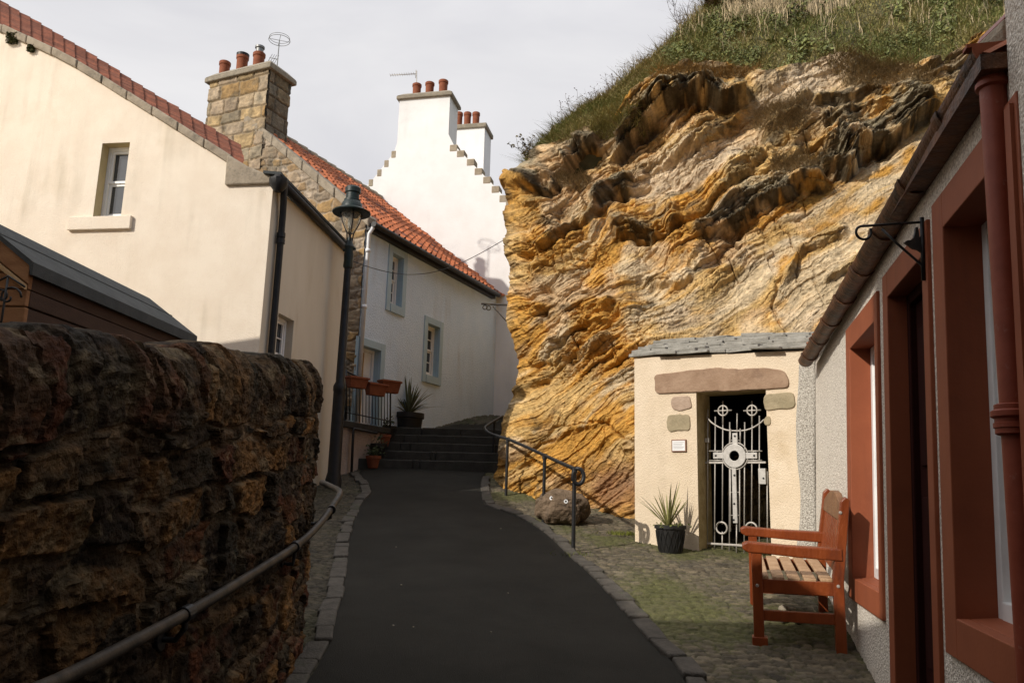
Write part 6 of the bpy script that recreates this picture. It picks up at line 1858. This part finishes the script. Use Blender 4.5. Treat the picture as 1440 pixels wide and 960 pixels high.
MB().fbox(BN, .06, BL - .06, .33, .405, BDp - .055, BDp - .015).build('front_rail', M['benchred'], bench, bevel=.004)
for i in range(5):
    d0 = .065 + i * .098
    sag = -.010 * math.sin((i + .5) / 5 * math.pi)
    MB().fbox(BN, .02, BL - .02, .422 + sag, .445 + sag, d0, d0 + .074).build('seat_slat', M['benchslat'], bench, bevel=.006)
def backx(zz): return .065 - (zz - .45) * (.07 / .48) if zz > .45 else .065
mb = MB()
tpf = [(.065, .80), (BL - .065, .80), (BL - .065, .885), (BL - .20, .925), (BL / 2 + .15, .965), (BL / 2, .972), (BL / 2 - .15, .965), (.20, .925), (.065, .885)]
fb_ = Fr(BN.pt(0, .80, backx(.80)) - (BN.w * .48 - BN.n * .07) / .48 * .80, BN.u, BN.n, (BN.w * .48 - BN.n * .07) / .48)
mb.prism(fb_, tpf, -.05, -.008); mb.build('top_rail', M['benchtop'], bench, bevel=.008, seg=3)
MB().fbox(fb_, .06, BL - .06, .475, .535, -.045, -.012).build('lower_rail', M['benchred'], bench, bevel=.004)
ns = 11
for i in range(ns):
    a0 = .09 + i * (BL - .18 - .055) / (ns - 1)
    MB().fbox(fb_, a0, a0 + .055, .53, .805, -.038, -.018).build('back_slat', M['benchred'], bench, bevel=.004)

# ================================================================== SMALL THINGS
# bracket on the cliff's edge
c0_ = P(722, 429, 12.6); c1_ = P(677, 427, 12.75)
mb = MB(); mb.tube([c0_ + (c0_ - c1_) * .6, c1_], .018, 8); mb.tube([P(693, 431, 12.7), P(720, 460, 12.65)], .010, 6)
for k2, (x, y) in enumerate(((682, 432), (687, 433))): mb.ring(P(x, y, 12.74), (1, 0, 0), (0, 0, 1), .035, .008, 18, 5)
tag(mb.build('pole_bracket', M['steel'], smooth=True), 'weathered metal bracket sticking out from the cliff\'s edge towards the white wall', 'bracket')
# overhead wire
wa, wb = P(493, 366, 11.5), P(718, 332, 12.6)
pts = [wa + (wb - wa) * t + np.array([0, 0, -.34 * math.sin(math.pi * t) - .12 * math.sin(math.pi * t) * (1 - t)]) for t in np.linspace(0, 1, 30)]
tag(MB().tube(pts, .006, 5).build('overhead_wire', M['blackgutter'], smooth=True), 'thin wire slung from the street lamp across to the cliff', 'wire')
# twiggy shrubs and seeding stalks along the hill's edge
def shrub(c, h_, n, label, nm, cat, seed, leafc, lean=(0, 0, 0), nl=90, lsz=.03, spread=.5, group=None):
    r_ = random.Random(seed); mb = MB(); tips = []
    for i in range(n):
        d = np.array([r_.gauss(0, spread) + lean[0], r_.gauss(0, spread * .7) + lean[1], 1.0]); d = nrm(d); L_ = h_ * r_.uniform(.5, 1)
        pts = [np.array(c) + d * L_ * t + np.array([r_.gauss(0, .012), 0, -.10 * L_ * t * t * abs(d[0])]) for t in np.linspace(0, 1, 6)]
        mb.tube(pts, [.007 * (1 - .75 * k2 / 5) for k2 in range(6)], 5); tips += pts[2:]
        for j in range(3):
            b0 = pts[r_.randint(1, 4)]; d2 = nrm(d + np.array([r_.gauss(0, .6), r_.gauss(0, .5), .2])); q = [b0, b0 + d2 * L_ * .18, b0 + d2 * L_ * .32]
            mb.tube(q, [.004, .003, .002], 4); tips += q[1:]
    t = thing(nm, c, label, cat, group)
    mb.build('stem', M['wooddark'], t, smooth=True)
    tips = np.array(tips); rr4 = np.random.RandomState(seed)
    if nl:
        sel = tips[rr4.randint(0, len(tips), nl)] + rr4.normal(0, .02, (nl, 3))
        Vl, Fl = leafquads(sel, np.full(nl, lsz), rr4, None, 1.0)
        npmesh('leaf_sprays', Vl, Fl, M['leaf'], t, False, np.repeat(np.array(leafc) * rr4.uniform(.5, 1.5, (nl, 1)), 4, 0))
def hillpt(x, y):
    q = HP.reshape(-1, 2); k2 = np.argmin((q[:, 0] - x) ** 2 + (q[:, 1] - y) ** 2)
    return HA.reshape(-1, 3)[k2]
shrub(hillpt(748, 226) + np.array([0, -.1, -.1]), .62, 12, 'spindly dark-leaved shrub on the cliff\'s left tip against the sky', 'shrub', 'shrub', 1, (.07, .055, .025), (-.25, 0, 0), 260, .028, .30)
shrub(hillpt(1003, 14) + np.array([-.1, -.2, -.05]), .75, 16, 'brown-leaved bush on the hilltop beside the tall dry grass', 'bush', 'bush', 2, (.12, .075, .03), (.25, 0, 0), 900, .045, .5)
shrub(hillpt(1046, 6) + np.array([-.1, -.3, -.05]), .65, 14, 'darker low bush among the tall dry grass on the hilltop', 'bush', 'bush', 6, (.07, .055, .022), (.0, 0, 0), 700, .04, .5)
shrub(hillpt(955, 44), .85, 7, 'bare upright twigs on the skyline left of the brown bush', 'bare_shrub', 'shrub', 3, (.1, .08, .05), (0, 0, 0), 25, .018, .18)
rgs = random.Random(31)
for i in range(16):
    x = rgs.uniform(782, 905); kx = np.interp(x, SS[:, 0], SS[:, 1])
    c = hillpt(x, kx + rgs.uniform(1, 8)); h_ = rgs.uniform(.22, .55)
    mb = MB(); lean_ = np.array([rgs.gauss(-.05, .12), rgs.gauss(0, .1), 1]); tip = c + lean_ * h_
    mb.tube([c - np.array([0, 0, .05]), c + lean_ * h_ * .5 + np.array([.01, 0, 0]), tip], [.0035, .003, .002], 5)
    for k2 in range(rgs.randint(4, 8)):
        b0 = c + lean_ * h_ * rgs.uniform(.55, 1); e = b0 + np.array([rgs.gauss(0, .06), rgs.gauss(0, .04), rgs.uniform(.02, .07)])
        mb.tube([b0, e], .0015, 4); mb.lathe(e, [(.002, -.006), (.008, 0), (.006, .008), (.001, .012)], 6)
    o = mb.build('seed_stalk', M['wooddark'], smooth=True)
    tag(o, 'thin dry seed stalk on the skyline of the grassy slope', 'plant', 'seed stalks along the grassy skyline')
# weeds and pebbles at the foot of the walls
def weed(c, n, ln, label, colr, nm='weed', grp=None):
    p = np.array(c) + rg.normal(0, 1, (n, 3)) * np.array([.10, .10, 0])
    Vb, Fb = blades(p, np.full(n, ln) * rg.uniform(.4, 1.2, n), np.full(n, .004), .5, rg)
    o = npmesh(nm, Vb, Fb, M['leaf'], smooth=False, colr=np.repeat(np.array(colr) * rg.uniform(.5, 1.5, (n, 1)), 6, 0), recenter=True)
    tag(o, label, 'weed', grp)
p = gpt(878, 752); weed(p, 260, .05, 'bright green moss and grass tuft on the cobbles left of the chapel', (.12, .13, .02), 'grass_tuft')
p = gpt(806, 782); weed(p, 140, .05, 'small green tuft round the foot of the nearest handrail post', (.09, .10, .02), 'grass_tuft')
rgs = random.Random(77)
for i in range(8):
    q = gpt(rgs.uniform(480, 900), rgs.uniform(700, 930))
    if not (np.interp(q[1], yy, xl) + .1 < q[0] < np.interp(q[1], yy, xr) - .1): continue
    r_ = rgs.uniform(.006, .012); mb = MB()
    a = rgs.uniform(0, 3)
    mb.lathe(q + np.array([0, 0, .034]), [(r_ * .6, -.004), (r_, .002), (r_ * .5, r_ * .6)], 7)
    tag(mb.build('pebble', M['cap'], smooth=False), 'tiny pale pebble lying on the dark lane', 'pebble', 'pebbles on the lane')
# fallen stones beneath the bench
for i in range(6):
    q = BN.pt(BL * rgs.uniform(.55, .95), 0, rgs.uniform(.1, .4)); q[2] = G(q[1]) + .01
    r_ = rgs.uniform(.025, .045); mb = MB(); mb.lathe(q, [(r_ * .7, -.01), (r_, .012), (r_ * .8, r_ * .7), (r_ * .2, r_)], 9)
    tag(mb.build('stone', M['cap'], smooth=True), 'fist-sized pale stone on the ground under the far end of the bench', 'stone', 'stones under the bench')

# ================================================================== UNSEEN HOUSES (added out of view to shade the lane)
nh = thing('occluder_house', (-9, 1, 0), 'unseen plain house added left of the lane to shade it', 'house')
mb = MB()
pr_ = [(-6.45, -9.0), (-6.42, 2.5), (-6.12, 6.6)]
mb.box8([(-13, -9, -1), (-6.5, -9, -1), (-5.42, 7.2, -1), (-13, 7.2, -1), (-13, -9, 6.2), (-6.5, -9, 6.2), (-5.42, 7.2, 5.55), (-13, 7.2, 5.55)])
mb.build('wall', M['cream'], nh)
ou = thing('occluder', (-2.8, 0, 0), 'low unseen block added behind the rubble wall to shade the lane', 'occluder')
mb = MB(); mb.fbox(Fr((0, 0, 0), (1, 0, 0), (0, -1, 0)), -5.0, -2.15, -1, 4.1, -2.3, 1.1); mb.build('wall', M['dash'], ou)
bhh = thing('occluder_tall_house', (1, -4, 0), 'tall unseen house added behind the viewpoint to shade the lane', 'house')
mb = MB(); mb.fbox(Fr((0, 0, 0), (1, 0, 0), (0, -1, 0)), -5.15, 9, -2, 10, 1.2, 9); mb.build('wall', M['occluderdark'], bhh)
